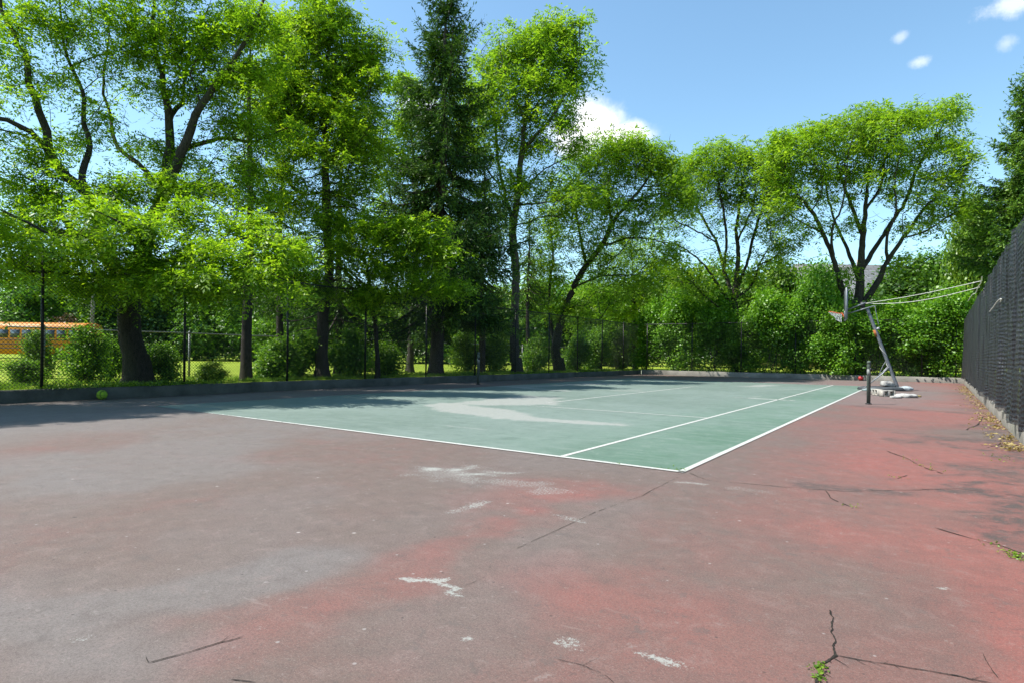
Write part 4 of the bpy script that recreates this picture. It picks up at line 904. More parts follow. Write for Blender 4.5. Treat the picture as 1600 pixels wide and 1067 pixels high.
bgtree(965, 64, 'l', 'C', (1.1, 1.1, 1.3), .9, 'pale green tree far behind the far left fence corner')
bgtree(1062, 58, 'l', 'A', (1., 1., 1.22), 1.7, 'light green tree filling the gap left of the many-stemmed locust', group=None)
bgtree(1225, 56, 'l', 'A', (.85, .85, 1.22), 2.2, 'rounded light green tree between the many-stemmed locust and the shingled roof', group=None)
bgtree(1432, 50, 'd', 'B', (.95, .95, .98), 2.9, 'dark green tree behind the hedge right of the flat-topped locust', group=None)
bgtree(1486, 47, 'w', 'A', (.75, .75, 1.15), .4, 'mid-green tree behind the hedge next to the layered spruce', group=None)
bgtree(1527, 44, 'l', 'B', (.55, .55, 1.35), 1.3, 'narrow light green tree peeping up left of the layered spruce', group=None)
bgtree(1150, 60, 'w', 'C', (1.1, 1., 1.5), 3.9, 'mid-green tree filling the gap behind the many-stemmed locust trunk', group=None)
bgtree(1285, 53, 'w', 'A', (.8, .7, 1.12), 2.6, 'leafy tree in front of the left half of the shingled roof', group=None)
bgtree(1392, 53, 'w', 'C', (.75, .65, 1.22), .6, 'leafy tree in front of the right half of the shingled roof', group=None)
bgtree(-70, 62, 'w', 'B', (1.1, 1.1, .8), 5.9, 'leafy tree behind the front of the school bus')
# reddish bush by the bus
rb = bush_mesh(210, 3.4, 3., 3.6, 260, 12, .16, .5, lumps=8)
b = P(98, 560, 53); b[2] = GZ
place_plant('plum_shrub', rb, (M['twig'], M['red_leaf']), b, 'reddish brown shrub behind the school bus roof', 'shrub', None, (1, 1, 1.15))
# undergrowth that reads as one mass under the far trees
rng = np.random.default_rng(77); pts = []
for k in range(4200):
    px = rng.uniform(150, 1010); z = rng.uniform(56, 70); q = P(px, 560, z)
    hh = 3.6*(.5+.9*vnoise(np.array([px*.03]), np.array([z*.2]), 9)[0]); q[2] = GZ+rng.random()*hh; pts.append(q)
V, F = broad(np.array(pts), rng, 9, 1.2, .26, .7, .8)
V[:, 2] = np.maximum(V[:, 2], GZ+.01)
tag(link('undergrowth', mesh_np('undergrowth', V, F), M['dark_leaf']), 'dark undergrowth along the far edge of the lawn', kind='stuff')

rng = np.random.default_rng(78); pts = []
for k in range(9000):
    px = rng.uniform(-260, 1900); z = rng.uniform(88, 112); q = P(px, 560, z)
    if -40 < px < 32: continue
    hh = 12.*(.5+.65*vnoise(np.array([px*.016]), np.array([z*.05]), 19)[0])*(.75 if px < 200 else 1); q[2] = GZ+rng.random()**.8*hh; pts.append(q)
V, F = broad(np.array(pts), rng, 8, 2.2, .62, .7, .8)
V[:, 2] = np.maximum(V[:, 2], GZ+.01)
tag(link('far_woodland', mesh_np('far_woodland', V, F), M['wood_leaf']), 'far belt of woodland closing the horizon', kind='stuff')
# hedge behind the far fence
HM = [bush_mesh(220+k, 4.2, 2.6, 4.9, 900, 25, .125, .42, lumps=14, stems=10) for k in range(3)]
HG = 'leafy shrubs forming the far hedge'
hedge = [(1012, 35.0, .95, 1.02, 'shrub at the left end of the far hedge beside the fence corner'), (1062, 34.6, 1.0, 1.22, 'tall yellowish shrub of the far hedge under the low limb of the many-stemmed locust'),
         (1112, 34.4, .95, 1.12, 'dark shrub of the far hedge left of the shaded gap at the many-stemmed locust'), (1140, 35.2, .8, .8, 'shrub of the far hedge filling the shade just left of the many-stemmed locust foot'),
         (1168, 34.7, .8, .72, 'shady low shrub of the far hedge at the foot of the many-stemmed locust'),
         (1212, 33.9, 1., 1.05, 'bright dense shrub of the far hedge right of the many-stemmed locust trunk'), (1262, 34.3, 1., 1.28, 'tallest bright shrub of the far hedge left of the hoop rim'),
         (1308, 33.9, .9, .96, 'shrub of the far hedge right behind the hoop net'), (1362, 34.0, 1., .9, 'shrub of the far hedge behind the upper hoop pole'), (1414, 34.1, 1., .88, 'shrub of the far hedge just right of the hoop pole'),
         (1462, 34.0, .95, .92, 'shrub of the far hedge under the stretched ropes'), (1502, 34.1, .8, .98, 'shrub at the right end of the far hedge beside the windscreen')]
for k, (px, Y, sw, sh, lab) in enumerate(hedge):
    z = onY(px, Y-1.0); b = P(px, 560, z); b[2] = GZ-.02
    place_plant('hedge_shrub', HM[k % 3], (M['twig'], M['hedge']), b, lab, 'shrub', HG, (sw, 1., sh), .15*math.sin(k*2.1)+(pi if k % 2 else 0))
rng = np.random.default_rng(88); pts = []
for k in range(700):
    x = rng.uniform(-12.5, RX(34)); q = np.array([x, FY+rng.uniform(.5, 2.2), GZ+rng.random()**1.3*1.1]); pts.append(q)
V, F = broad(np.array(pts), rng, 11, .4, .11, .8, .8); V[:, 2] = np.maximum(V[:, 2], GZ+.01)
tag(link('ground_ivy', mesh_np('ground_ivy', V, F), M['shrub']), 'low leafy ground cover at the foot of the far hedge', kind='stuff')

# shrubs by the left fence
SM = [bush_mesh(240+k, 1.9, 1.5, 1.8, 420, 16, .10, .36, lumps=10, stems=8) for k in range(3)]
SL = [(m[0], m[1].copy()) for m in SM]
SG = 'shrubs behind the left fence'
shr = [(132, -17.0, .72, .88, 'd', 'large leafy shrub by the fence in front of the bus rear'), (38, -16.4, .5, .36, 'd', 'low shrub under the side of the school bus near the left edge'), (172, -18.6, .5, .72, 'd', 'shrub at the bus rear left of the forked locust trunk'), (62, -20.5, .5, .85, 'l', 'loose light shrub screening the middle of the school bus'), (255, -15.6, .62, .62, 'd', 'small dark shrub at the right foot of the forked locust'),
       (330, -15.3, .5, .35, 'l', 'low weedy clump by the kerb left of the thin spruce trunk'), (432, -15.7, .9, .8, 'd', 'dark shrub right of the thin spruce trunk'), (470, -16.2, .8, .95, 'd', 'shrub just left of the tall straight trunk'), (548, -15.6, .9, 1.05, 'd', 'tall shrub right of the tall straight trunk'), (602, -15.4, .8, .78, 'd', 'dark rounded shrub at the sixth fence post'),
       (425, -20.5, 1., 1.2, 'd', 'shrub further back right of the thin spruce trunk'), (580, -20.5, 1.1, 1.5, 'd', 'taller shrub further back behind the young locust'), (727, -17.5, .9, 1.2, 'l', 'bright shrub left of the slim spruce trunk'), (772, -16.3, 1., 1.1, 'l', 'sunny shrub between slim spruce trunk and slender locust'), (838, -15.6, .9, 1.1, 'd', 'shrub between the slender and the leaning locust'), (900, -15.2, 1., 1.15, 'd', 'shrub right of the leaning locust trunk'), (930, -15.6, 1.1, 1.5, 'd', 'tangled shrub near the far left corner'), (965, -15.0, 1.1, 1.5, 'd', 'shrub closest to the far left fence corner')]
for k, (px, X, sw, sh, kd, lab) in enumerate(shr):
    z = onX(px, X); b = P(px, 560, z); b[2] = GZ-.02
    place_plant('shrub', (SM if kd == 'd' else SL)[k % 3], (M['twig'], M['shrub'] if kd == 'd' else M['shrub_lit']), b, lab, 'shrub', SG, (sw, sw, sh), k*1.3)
# grass along the kerbs
rng = np.random.default_rng(91)
def tufts(xy, h, rng, per=14, w=.012):
    n = len(xy)*per; c = np.repeat(xy, per, 0); c = np.c_[c[:, 0]+rng.normal(0, .05, n), c[:, 1]+rng.normal(0, .05, n), c[:, 2]]
    a = unit(np.c_[rng.normal(0, .4, n), rng.normal(0, .4, n), np.ones(n)])*(h*rng.uniform(.4, 1.2, n))[:, None]
    b = unit(np.c_[rng.normal(0, 1, n), rng.normal(0, 1, n), np.zeros(n)])*w
    return rhombi(c, a, b)
N = 2600; xy = np.c_[LX-.22-rng.random(N)**1.5*3.5, rng.uniform(-3, FY, N), np.full(N, GZ)]
V, F = tufts(xy, .14, rng)
tag(link('grass', mesh_np('grass', V, F), M['shrub_lit']), 'uncut grass behind the left kerb', kind='stuff')
# creeping leaves over the left kerb
N = 900; yy = np.concatenate([rng.uniform(-1.2, 3, 350), rng.uniform(17, 31, 550)]); pts = np.c_[LX-.14+rng.normal(0, .05, N), yy, .28+rng.random(N)*.05]
V, F = broad(pts, rng, 4, .12, .05, .8, .3)
V[:, 2] = np.maximum(V[:, 2], .26)
tag(link('creeper', mesh_np('creeper', V, F), M['shrub_lit']), 'small creeping leaves over the left kerb', kind='stuff')

# ------------------------------------------------------------------ fences
def chain(u0, dirv, L, z0, h, step, r, seg=.6):
    """diamond wire mesh as crossed 3-sided wires"""
    mb = MB(); d = np.asarray(dirv, float); nrm = np.array([-d[1], d[0], 0]); P0 = np.asarray(u0, float)
    S_, E_, W_ = [], [], []
    for sg in (1, -1):
        ks = np.arange(-h, L+h, step) if True else 0
        for k in ks:
            a0, a1 = (k, k+h) if sg == 1 else (k, k-h)
            ts = np.linspace(0, 1, max(2, int(h/seg)+1))
            uu = a0+(a1-a0)*ts; zz = z0+h*ts
            for i in range(len(ts)-1):
                ua, ub = uu[i], uu[i+1]
                if min(ua, ub) < 0 or max(ua, ub) > L: continue
                S_.append(P0+d*ua+np.array([0, 0, zz[i]])+nrm*r*sg); E_.append(P0+d*ub+np.array([0, 0, zz[i+1]])+nrm*r*sg)
    S_, E_ = np.array(S_), np.array(E_); t = unit(E_-S_); u = nrm[None]; w = unit(np.cross(t, u)); n = len(S_)
    V = []
    for q in range(3):
        a = q*2*pi/3; V += [S_+r*(math.cos(a)*u+math.sin(a)*w), E_+r*(math.cos(a)*u+math.sin(a)*w)]
    V = np.stack(V, 1).reshape(-1, 3); i = np.arange(n)[:, None]*6
    F = np.concatenate([np.concatenate([i+2*q, i+2*q+1, i+(2*q+3) % 6, i+(2*q+2) % 6], 1) for q in range(3)])
    return V, F
def fence(label, p, q, posts, h, z0, mat, step=.078, r=.0032, pr=.032, rails=(1.,), mesh=True, wire_mat=None):
    p, q = np.array([*p, 0.]), np.array([*q, 0.]); L = np.linalg.norm(q-p); d = (q-p)/L
    o = empty('chain_link_fence', (p[0], p[1], z0), label, 'fence')
    base = np.array([p[0], p[1], z0])
    if mesh:
        V, F = chain(p, d, L, z0+.03, h-.06, step, r)
        link('wire_mesh', mesh_np('wire_mesh', V-base, F), wire_mat or mat, o)
    nr = np.array([-d[1], d[0], 0])*(pr+.006)
    for s in posts:
        c = p+d*s+nr; m = MB()
        m.tube([c+np.array([0, 0, z0-.15]), c+np.array([0, 0, z0+h])], pr, 10)
        m.lathe(c+np.array([0, 0, z0+h]), [(pr*1.15, 0), (pr*1.15, .03), (pr*.7, .06), (.004, .075)], 10)
        m.build('post', mat, o, base)
    for f in rails:
        m = MB(); c = nr*.55; n = 30; u = np.linspace(0, L, n)
        pts = p[None]+d[None]*u[:, None]+c[None]; pts[:, 2] = z0+h*f-.01+ (np.sin(u*1.7)*.008)
        m.tube(pts, .021, 8); m.build('rail', mat, o, base)
    return o
fy0 = -7.1
fence('tall black chain link fence on the left kerb in front of the trees', (LX-.17, fy0), (LX-.17, FY), [3.05*k for k in range(0, 13)], 3.02, .27, M['vinyl'], r=.0042)
fence('tall black chain link fence before the hedge at the far court end', (LX+.1, FY+.17), (RX(FY), FY+.17), [3.05*k+.2 for k in range(0, 6)]+[16.9], 3.05, .28, M['vinyl'], step=.10, r=.0028)
lowp = [0.75+3.05*k for k in range(0, 14)]
fence('low galvanised chain link fence on the lawn behind the tall left fence', (-18.5, -.4), (-18.5, 40.), [.75+.05+4.05*k for k in range(0, 10)], 1.5, GZ, M['galv'], step=.16, r=.002, pr=.036, wire_mat=M['vinyl'])
# right fence: bare frame and mesh, the screen hangs in front of it
rd = np.array([RX(FY)-RX(-8.), FY+8.]); 
fence('tall black fence frame standing behind the windscreen on the right', (RX(-8.)+.13, -8.), (RX(FY)+.13, FY), [3.05*k for k in range(0, 14)], 3.02, .18, M['vinyl'], step=.16, r=.0024)

# windscreen: woven black mesh hung in loose folds
t = NT('windscreen_mesh'); v = t.obj()
sx = t.n('ShaderNodeSeparateXYZ', i={0: v})
wv = t.n('ShaderNodeTexWave', wave_type='BANDS', bands_direction='Z', i={'Vector': v, 'Scale': 4.4, 'Distortion': 4.5, 'Detail': 3., 'Detail Scale': 1.1}).outputs['Fac']
wy = t.n('ShaderNodeTexWave', wave_type='BANDS', bands_direction='Y', i={'Vector': v, 'Scale': 6.5, 'Distortion': 2.5, 'Detail': 2.}).outputs['Fac']
n1 = t.noise(1.4, 5., .6, t.obj((1, 1.6, .25))); n2 = t.noise(16., 4., .7, v)
col = t.ramp(n1, [(.3, (.008, .008, .011)), (.7, (.030, .030, .038))])
col = t.mix(t.rng(wv, .6, .95, 0, .4), col, (.045, .045, .056, 1))
col = t.mix(t.rng(n2, .6, .8, 0, .35), col, (.06, .058, .066, 1))
sh = t.bsdf(col, .5, 0, t.bump(t.math('ADD', t.math('MULTIPLY', wv, .7), t.math('MULTIPLY', wy, .35)), .7, .025), .5)
thin = t.n('ShaderNodeAttribute', attribute_name='thin').outputs['Fac']
pz = t.n('ShaderNodeTexWave', wave_type='BANDS', bands_direction='Z', i={'Vector': v, 'Scale': 32., 'Distortion': .6}).outputs['Fac']
py_ = t.n('ShaderNodeTexWave', wave_type='BANDS', bands_direction='Y', i={'Vector': v, 'Scale': 32., 'Distortion': .6}).outputs['Fac']
pores = t.math('MULTIPLY', t.rng(pz, .5, .3), t.rng(py_, .5, .3))
tf = t.math('ADD', t.math('MULTIPLY', pores, .6), t.math('MULTIPLY', thin, t.rng(n2, .3, .6, .35, .8)), clamp=True)
tf = t.math('ADD', tf, .16, clamp=True)
M['screen'] = t.out(t.n('ShaderNodeMixShader', i={0: tf, 1: sh, 2: t.n('ShaderNodeBsdfTransparent').outputs[0]}).outputs[0])
yy = np.concatenate([np.arange(-7.8, 3, .12), np.arange(3, 14, .035), np.arange(14, FY-.02, .07)]); zz = np.linspace(0, 1, 44)
Yg, Zg = np.meshgrid(yy, zz)
bot = .30+.10*(fbm(yy*.9, yy*0, 301)-.5)*2 + .05*np.sin(yy*2.3)
bot = bot - .10*sst(.55, .75, fbm(yy*1.7, yy*0+4, 303))
top = 3.17-.045*np.abs(np.sin(yy*pi/3.05))-.02*vnoise(yy*2, yy*0, 304)
top = top - .28*np.exp(-((yy-14.3)/.9)**2)
Z = bot[None]+(top-bot)[None]*Zg
amp = .045+.085*(1-Zg)**1.3
dx = amp*((fbm(Yg*1.5+.25*Zg, Zg*.5, 305)-.5)*2.6 + .7*np.sin(Yg*5.2+1.2*np.sin(Zg*3)+2*fbm(Yg*.8, Zg, 306)*6)*.5) + .03*(fbm(Yg*6+.6*Zg, Zg*1.2, 307)-.5) + .014*(fbm(Yg*14, Zg*2.5, 308)-.5)
Xg = RX(Yg)+.02+dx-.02
V = np.stack([Xg, Yg, Z], -1).reshape(-1, 3); nx, ny = len(yy), len(zz)
i = np.arange(nx*ny).reshape(ny, nx); F = np.stack([i[:-1, :-1], i[1:, :-1], i[1:, 1:], i[:-1, 1:]], -1).reshape(-1, 4)
me = mesh_np('windscreen', V, F, True)
thin = np.zeros(Yg.shape)
for (px, py, ry, rz, a) in ((1556, 610, .30, .32, .95), (1578, 622, .28, .36, .9), (1598, 650, .16, .22, .8), (1541, 590, .2, .2, .5)):
    zq = (RX(8)-CX)/(-SY+ab(px, py)[0]*CYW); c = P(px, py, zq)
    thin = np.maximum(thin, a*(1-sst(.4, 1.15, np.hypot((Yg-c[1])/ry, (Z-c[2])/rz)+.5*(fbm(Yg*3, Z*3, 310)-.5))))
at_ = me.attributes.new('thin', 'FLOAT', 'POINT'); at_.data.foreach_set('value', thin.astype(np.float32).ravel())
tag(link('windscreen', me, M['screen']), 'wrinkled black mesh windscreen hung along the whole right fence', 'windscreen')
# white cords left on the screen
def cord(name, pts, r, label, cat, mat=None, group=None, step=.08):
    m = MB(); Q = smooth_poly(pts, step); tube_np(m, Q, np.full(len(Q), r), 6)
    c = Q[0]; o = link(name, mesh_np(name, np.concatenate(m.v)-c, [np.array(m.f[4])], True), mat or M['rope'], None, c)
    return tag(o, label, cat, group)
def onscreen(px, py, off=-.07):
    zq = onX(px, RX(8.), py)
    for _ in range(4):
        q = P(px, py, zq); zq = onX(px, RX(q[1]), py)
    q = P(px, py, zq); q[0] += off; return q
cord('cord', [onscreen(1553, 487), onscreen(1560, 479), onscreen(1567, 470), onscreen(1573, 467), onscreen(1571, 472)], .009, 'short white cord hanging loose on the middle of the windscreen', 'cord')
cord('cord', [onscreen(1540, 432), onscreen(1538, 442), onscreen(1533, 449), onscreen(1529, 458), onscreen(1523, 461), onscreen(1516, 471)], .011, 'white cord laced along the top edge of the windscreen where the ropes end', 'cord')

# ------------------------------------------------------------------ net posts, balls
M['post_green'] = simple('weathered_green_paint', (.075, .095, .080), .65, .1, .45, 14., bump=.2)
M['tape'] = simple('grey_tape', (.20, .21, .20), .6, var=.2)
M['steel_dark'] = simple('dark_steel', (.03, .03, .032), .5, .5)
def net_post(x, y, h, r, label):
    o = empty('net_post', (x, y, 0), label, 'net post', 'tennis net posts'); m = MB()
    m.lathe((0, 0, 0), [(r, -.1), (r, h-.03), (r*.92, h-.01), (r*.6, h+.006), (.003, h+.012)], 18); m.build('pole', M['post_green'], o, smooth=False)
    m = MB(); m.lathe((0, 0, h), [(r*1.08, -.05), (r*1.08, 0.), (r*.8, .02), (.003, .028)], 18); m.build('cap', M['post_green'], o)
    m = MB(); m.lathe((0, 0, h*.68), [(r*1.03, 0), (r*1.03, .16)], 18); m.build('tape_band', M['tape'], o)
    m = MB(); m.box((r*.9, -.02, h*.82), (.05, .05, .09), bev=.01); m.tube([(r+.02, -.02, h*.82), (r+.07, -.03, h*.82)], .012, 8); m.build('winch', M['steel_dark'], o)
    m = MB(); m.lathe((0, 0, 0), [(r*1.7, .004), (r*1.7, .02), (r*1.1, .03)], 18); m.build('ground_sleeve', M['steel_dark'], o)
    return o
q = G(1357, 631); hp = P(1356, 565, np.dot(q-CAM, FW))[2]
net_post(q[0], q[1], hp, .044, 'dark green net post with grey tape standing in front of the basketball hoop')
q = G(747, 600); hp = P(747, 551, np.dot(q-CAM, FW))[2]
net_post(q[0], q[1], hp, .052, 'far net post standing in tree shade near the left kerb')

t = NT('tennis_felt'); v = t.obj(); nz = t.noise(60., 4., .7, v)
wb = t.n('ShaderNodeTexWave', wave_type='RINGS', i={'Vector': v, 'Scale': 1.9, 'Distortion': 3.}).outputs['Fac']
col = t.mix(t.rng(nz, .3, .7, 0, .6), (.20, .36, .02, 1), (.34, .50, .04, 1))
M['felt'] = t.out(t.bsdf(t.mix(t.rng(wb, .93, .97), col, (.10, .16, .02, 1)), .9, 0, t.bump(nz, .5, .01)))
def ball(name, c, r, mat, label, seam=None):
    bmv = MB(); n = 20
    prof = [(max(.001, r*math.sin(a)), -r*math.cos(a)) for a in np.linspace(0, pi, n)]
    bmv.lathe((0, 0, 0), prof, 28); o = link(name, mesh_np(name, np.concatenate(bmv.v), [np.array(f) for f in bmv.f.values()], True), mat, None, c)
    if seam is not None:
        for R in (np.eye(3), np.array([[1, 0, 0], [0, 0, -1], [0, 1, 0.]]), np.array([[0, 0, 1], [0, 1, 0], [-1, 0, 0.]])):
            m = MB(); a = np.linspace(0, 2*pi, 40); tube_np(m, np.c_[np.cos(a), np.sin(a), 0*a]@R.T*(r*.995), np.full(40, r*.025), 5)
            link('seam', mesh_np('seam', np.concatenate(m.v), [np.array(m.f[4])]), seam, o)
    return tag(o, label, 'ball')
zb = onX(158, LX+.12); cb = P(158, 611, zb); rb_ = 7.6*zb/FOC
ball('ball', (cb[0]+.05, cb[1], rb_), rb_, M['felt'], 'yellow-green ball lying against the left kerb below the forked locust', M['steel_dark'])
zb = onY(1345, FY-.12); cb = P(1345, 588, zb); rb_ = .13
M['red_ball'] = simple('red_rubber', (.42, .03, .03), .5, var=.2)
ball('ball', (cb[0], FY-.14, rb_), rb_, M['red_ball'], 'small red ball lying against the far kerb left of the hoop', M['steel_dark'])

# ------------------------------------------------------------------ portable basketball hoop
M['pole'] = simple('grey_painted_pole', (.13, .14, .16), .45, .2, .35, 7., bump=.15)
M['arm'] = simple('grey_arm_steel', (.24, .25, .27), .45, .3, .3, 9.)
M['blackp'] = simple('black_plastic', (.014, .015, .018), .5, var=.3)
M['boardm'] = simple('pale_board_edge', (.20, .22, .245), .4, var=.2)
M['rim'] = simple('orange_rim', (.50, .10, .03), .5, var=.25)
M['netc'] = simple('white_net_cord', (.66, .68, .70), .9, var=.1)
M['rust'] = simple('rust', (.30, .10, .03), .85, var=.5, scale=30)
M['basep'] = simple('dark_base_plastic', (.045, .052, .058), .55, var=.35, scale=6)
zh = np.dot(G(1402, 612)-CAM, FW)                # distance of the pole foot
foot = P(1402, 604, zh)
H0 = G(1402, 610)
hoop = empty('basketball_hoop', H0, 'portable basketball hoop with leaning grey pole and black backboard seen edge-on', 'basketball hoop')
HB = np.array(H0)
PHI = math.atan(ab(1340, 540)[0]); HR = RT*math.cos(PHI)-FW*math.sin(PHI); HF = FW*math.cos(PHI)+RT*math.sin(PHI)
def hp_(x, y, dz=0.):
    a, b = ab(x, y); d = FW+RT*a+np.array([0, 0, -b])
    return CAM+d*((np.dot(HB-CAM, HF)+dz)/np.dot(d, HF))
m = MB(); tube_np(m, smooth_poly([hp_(1403, 606), hp_(1379, 544.5), hp_(1355, 483)], .2), np.full(len(smooth_poly([hp_(1403, 606), hp_(1379, 544.5), hp_(1355, 483)], .2)), .058), 14)
pole = link('pole', mesh_np('pole', np.concatenate(m.v)-HB, [np.array(m.f[4])], True), M['pole'], hoop)
m = MB(); m.tube([hp_(1366.5, 516), hp_(1370, 526)], .0605, 14); m.build('rust_band', M['rust'], pole, HB)
m = MB(); m.tube([hp_(1371, 514), hp_(1374, 513)], .05, 10); m.box(hp_(1372, 514), (.12, .1, .07), bev=.02); m.build('height_clamp', M['arm'], pole, HB)
# base tank
ang = YAW
def base_pt(dx, dy, z): return HB+HR*dx+HF*dy+np.array([0, 0, z])
m = MB(); prof = [(-.72, -.38), (-.10, -.46), (.48, -.34), (.62, .0), (.48, .34), (-.10, .46), (-.72, .38), (-1.02, .2), (-1.10, 0), (-1.02, -.2)]
prof = [(a*.92-.26, b*.9) for a, b in prof]
R_ = []
for (sc, z) in ((1., 0.004), (1.02, .03), (1., .09), (.9, .13), (.55, .15)):
    R_ += [base_pt(a*sc-.1*(1-sc), b*sc, z) for a, b in prof]
n = len(prof); F_ = [(k*n+i, k*n+(i+1) % n, (k+1)*n+(i+1) % n, (k+1)*n+i) for k in range(4) for i in range(n)]+[tuple(range(n))[::-1], tuple(4*n+i for i in range(n))]
m.add(np.array(R_), F_); m.build('base', M['basep'], hoop, HB)
# braces
for pts in ([(1347, 608, -.25), (1378, 584, -.12), (1389, 573, -.06)], [(1350, 607, .25), (1379, 581, .12), (1389, 571, .06)]):
    m = MB(); m.tube([hp_(*p) for p in pts], .02, 8); m.build('brace', M['arm'], hoop, HB)
m = MB(); m.tube([hp_(1372, 588, .05), hp_(1380, 570, .1), hp_(1387, 560, 0.05)], .012, 8); m.build('brace', M['arm'], hoop, HB)
# arms to the board: two pairs
for dz in (-.14, .14):
    for pts in ([(1325, 484, dz), (1353, 473, dz)], [(1322, 491, dz), (1367, 478, dz)]):
        m = MB(); c0, c1 = hp_(*pts[0]), hp_(*pts[1]); m.tube([c0, c1], .021, 8); m.build('arm', M['arm'], hoop, HB)
m = MB(); m.tube([hp_(1336, 482, -.14), hp_(1336, 482, .14)], .014, 6); m.build('arm_bolt', M['steel_dark'], hoop, HB)
# height handle hanging from the arm
m = MB(); m.tube(smooth_poly([hp_(1367, 478), hp_(1369, 490), hp_(1371, 500), hp_(1373, 508)], .05), .011, 8); m.build('height_handle', M['arm'], hoop, HB)
m = MB()
hbx = np.array([HR, HF, [0, 0, 1.]]).T
c = (hp_(1350, 477)+hp_(1336, 484))/2
m.box(hp_(1348, 477), (.16, .20, .22), hbx, .02); m.build('spring_box', M['blackp'], hoop, HB)
# backboard: faces to the left, turned a little towards us
yaw_b = .06
Rb = np.array([HR*math.cos(yaw_b)+HF*math.sin(yaw_b), HF*math.cos(yaw_b)-HR*math.sin(yaw_b), [0, 0, 1.]]).T
bc = (hp_(1321, 455)+hp_(1321, 498))/2; bh = hp_(1321, 451)[2]-hp_(1321, 499)[2]
m = MB(); m.box(bc, (.035, 1.05, bh), Rb, .012); bd = m.build('backboard', M['blackp'], hoop, HB)
m = MB()
for q in (-.52, .52): m.box(bc+Rb@np.array([.005, q, 0]), (.055, .03, bh+.03), Rb, .01)
for q in (-.5, .5): m.box(bc+Rb@np.array([.005, 0, q*bh]), (.055, 1.0, .03), Rb, .01)
m.build('board_frame', M['boardm'], bd, HB)
m = MB()
for q in (-.3, 0, .3): m.box(bc+Rb@np.array([.045, q, 0]), (.05, .03, bh*.95), Rb, .008)
m.build('board_rib', M['arm'], bd, HB)
m = MB(); m.box(bc+Rb@np.array([-.03, -.05, -bh*.32]), (.03, .2, .26), Rb, .01); m.build('rim_plate', M['boardm'], hoop, HB)
# rim and net
rc = hp_(1305, 489); rr_ = .2286; a = np.linspace(0, 2*pi, 33)
tilt = lambda P_: P_
rim_pts = np.array([rc+HR*(rr_*math.cos(q))+HF*(rr_*math.sin(q))+np.array([0, 0, -.05*math.cos(q)]) for q in a])
m = MB(); tube_np(m, rim_pts, np.full(len(a), .011), 8)
tube_np(m, np.array([rc+HR*rr_, bc+Rb@np.array([-.05, -.05, -bh*.36])]), np.array([.012, .012]), 8)
for dz in (.06, -.06): tube_np(m, np.array([rc+HR*rr_*.86+HF*dz*1.8, bc+Rb@np.array([-.04, dz-.05, -bh*.42])]), np.array([.009, .009]), 6)
rim = link('rim', mesh_np('rim', np.concatenate(m.v)-HB, [np.array(m.f[4])], True), M['rim'], hoop)
m = MB(); rows = [(1., 0., 0.), (.93, -.07, .0), (.82, -.15, .05), (.70, -.24, .10), (.60, -.33, .13), (.56, -.42, .14)]
def npt(k, q):
    s, dz, dx = rows[k]; return rc+HR*(rr_*s*math.cos(q)*(.75 if k > 2 else 1)+dx*.9)+HF*(rr_*s*math.sin(q))+np.array([0, 0, dz*.8-.05*math.cos(q)])
NQ = 12
for j in range(NQ):
    for k in range(len(rows)-1):
        q0 = 2*pi*(j+.5*(k % 2))/NQ
        for sg in (-.5, .5): tube_np(m, np.array([npt(k, q0), npt(k+1, q0+sg*2*pi/NQ)]), np.array([.0065, .0065]), 4)
link('net', mesh_np('net', np.concatenate(m.v)-HB, [np.array(m.f[4])]), M['netc'], hoop)
# ropes from the head of the pole to the fence top
tp = hp_(1353, 474)
f1, f2 = onscreen(1537, 439, -.03), onscreen(1533, 449, -.03)
def rope(p, q, sag, label):
    u = np.linspace(0, 1, 40)[:, None]; Q = p+(q-p)*u; Q[:, 2] -= sag*np.sin(pi*u[:, 0]); c = Q[0]
    m = MB(); rr = np.full(40, .008); tube_np(m, Q, rr, 6)
    o = link('rope', mesh_np('rope', np.concatenate(m.v)-c, [np.array(m.f[4])], True), M['rope'], None, c); return tag(o, label, 'rope', 'ropes staying the hoop')
rope(tp, f1, .05, 'upper pale rope stretched from the hoop head to the top of the windscreen')
rope(tp+np.array([0, 0, -.02]), f2, .16, 'lower sagging pale rope stretched from the hoop head to the windscreen')
# strap wound round the pole
sp = []
for k in range(60):
    u = k/59; y = 530+u*42; x = 1373+(y-530)*.39; q = hp_(x, y); an = u*2*pi*1.6
    sp.append(q+HR*(.064*math.cos(an))+HF*(.064*math.sin(an)))
cord('strap', sp, .006, 'pale rope wound round the leaning hoop pole', 'rope')

# ballast on the base: cinder block, sandbags, cloths
M['block'] = simple('cinder_block', (.40, .38, .34), .95, var=.25, scale=14, spec=.1, bump=.5)
M['block_dark'] = simple('cinder_block_core', (.33, .31, .28), .95, var=.25, scale=14, spec=.1, bump=.5)
M['bag'] = simple('white_sandbag', (.34, .335, .32), .9, var=.4, scale=7, bump=.9)
M['bag_grey'] = simple('grey_cloth', (.33, .37, .39), .9, var=.2, scale=9, bump=.4)
M['bag_green'] = simple('greygreen_tarp', (.20, .25, .25), .8, var=.3, scale=7, bump=.4)
def cinder(c, rz, label):
    o = empty('cinder_block', c, label, 'cinder block', None, rz); m = MB()
    Lb, Hb, Db, w = .40, .19, .19, .032
    # cores open towards us
    for x in (-Lb/2+w/2, 0, Lb/2-w/2): m.box((x, 0, Hb/2), (w, Db, Hb), bev=.004)
    for z in (w/2, Hb-w/2):
        for x in (-Lb/4+w/4*0, Lb/4): m.box((x, 0, z), (Lb/2-w-.001, Db-.006, w), bev=.003)
    m.build('block', M['block'], o)
    return o
q = G(1386, 619); cinder((q[0], q[1], .004), YAW+.06, 'grey cinder block with two open cores lying in front of the hoop base')
q = G(1372, 617); cinder((q[0]-.02, q[1]+.06, .004), YAW+1.45, 'pale cinder block end-on beside the two-core block at the hoop base')
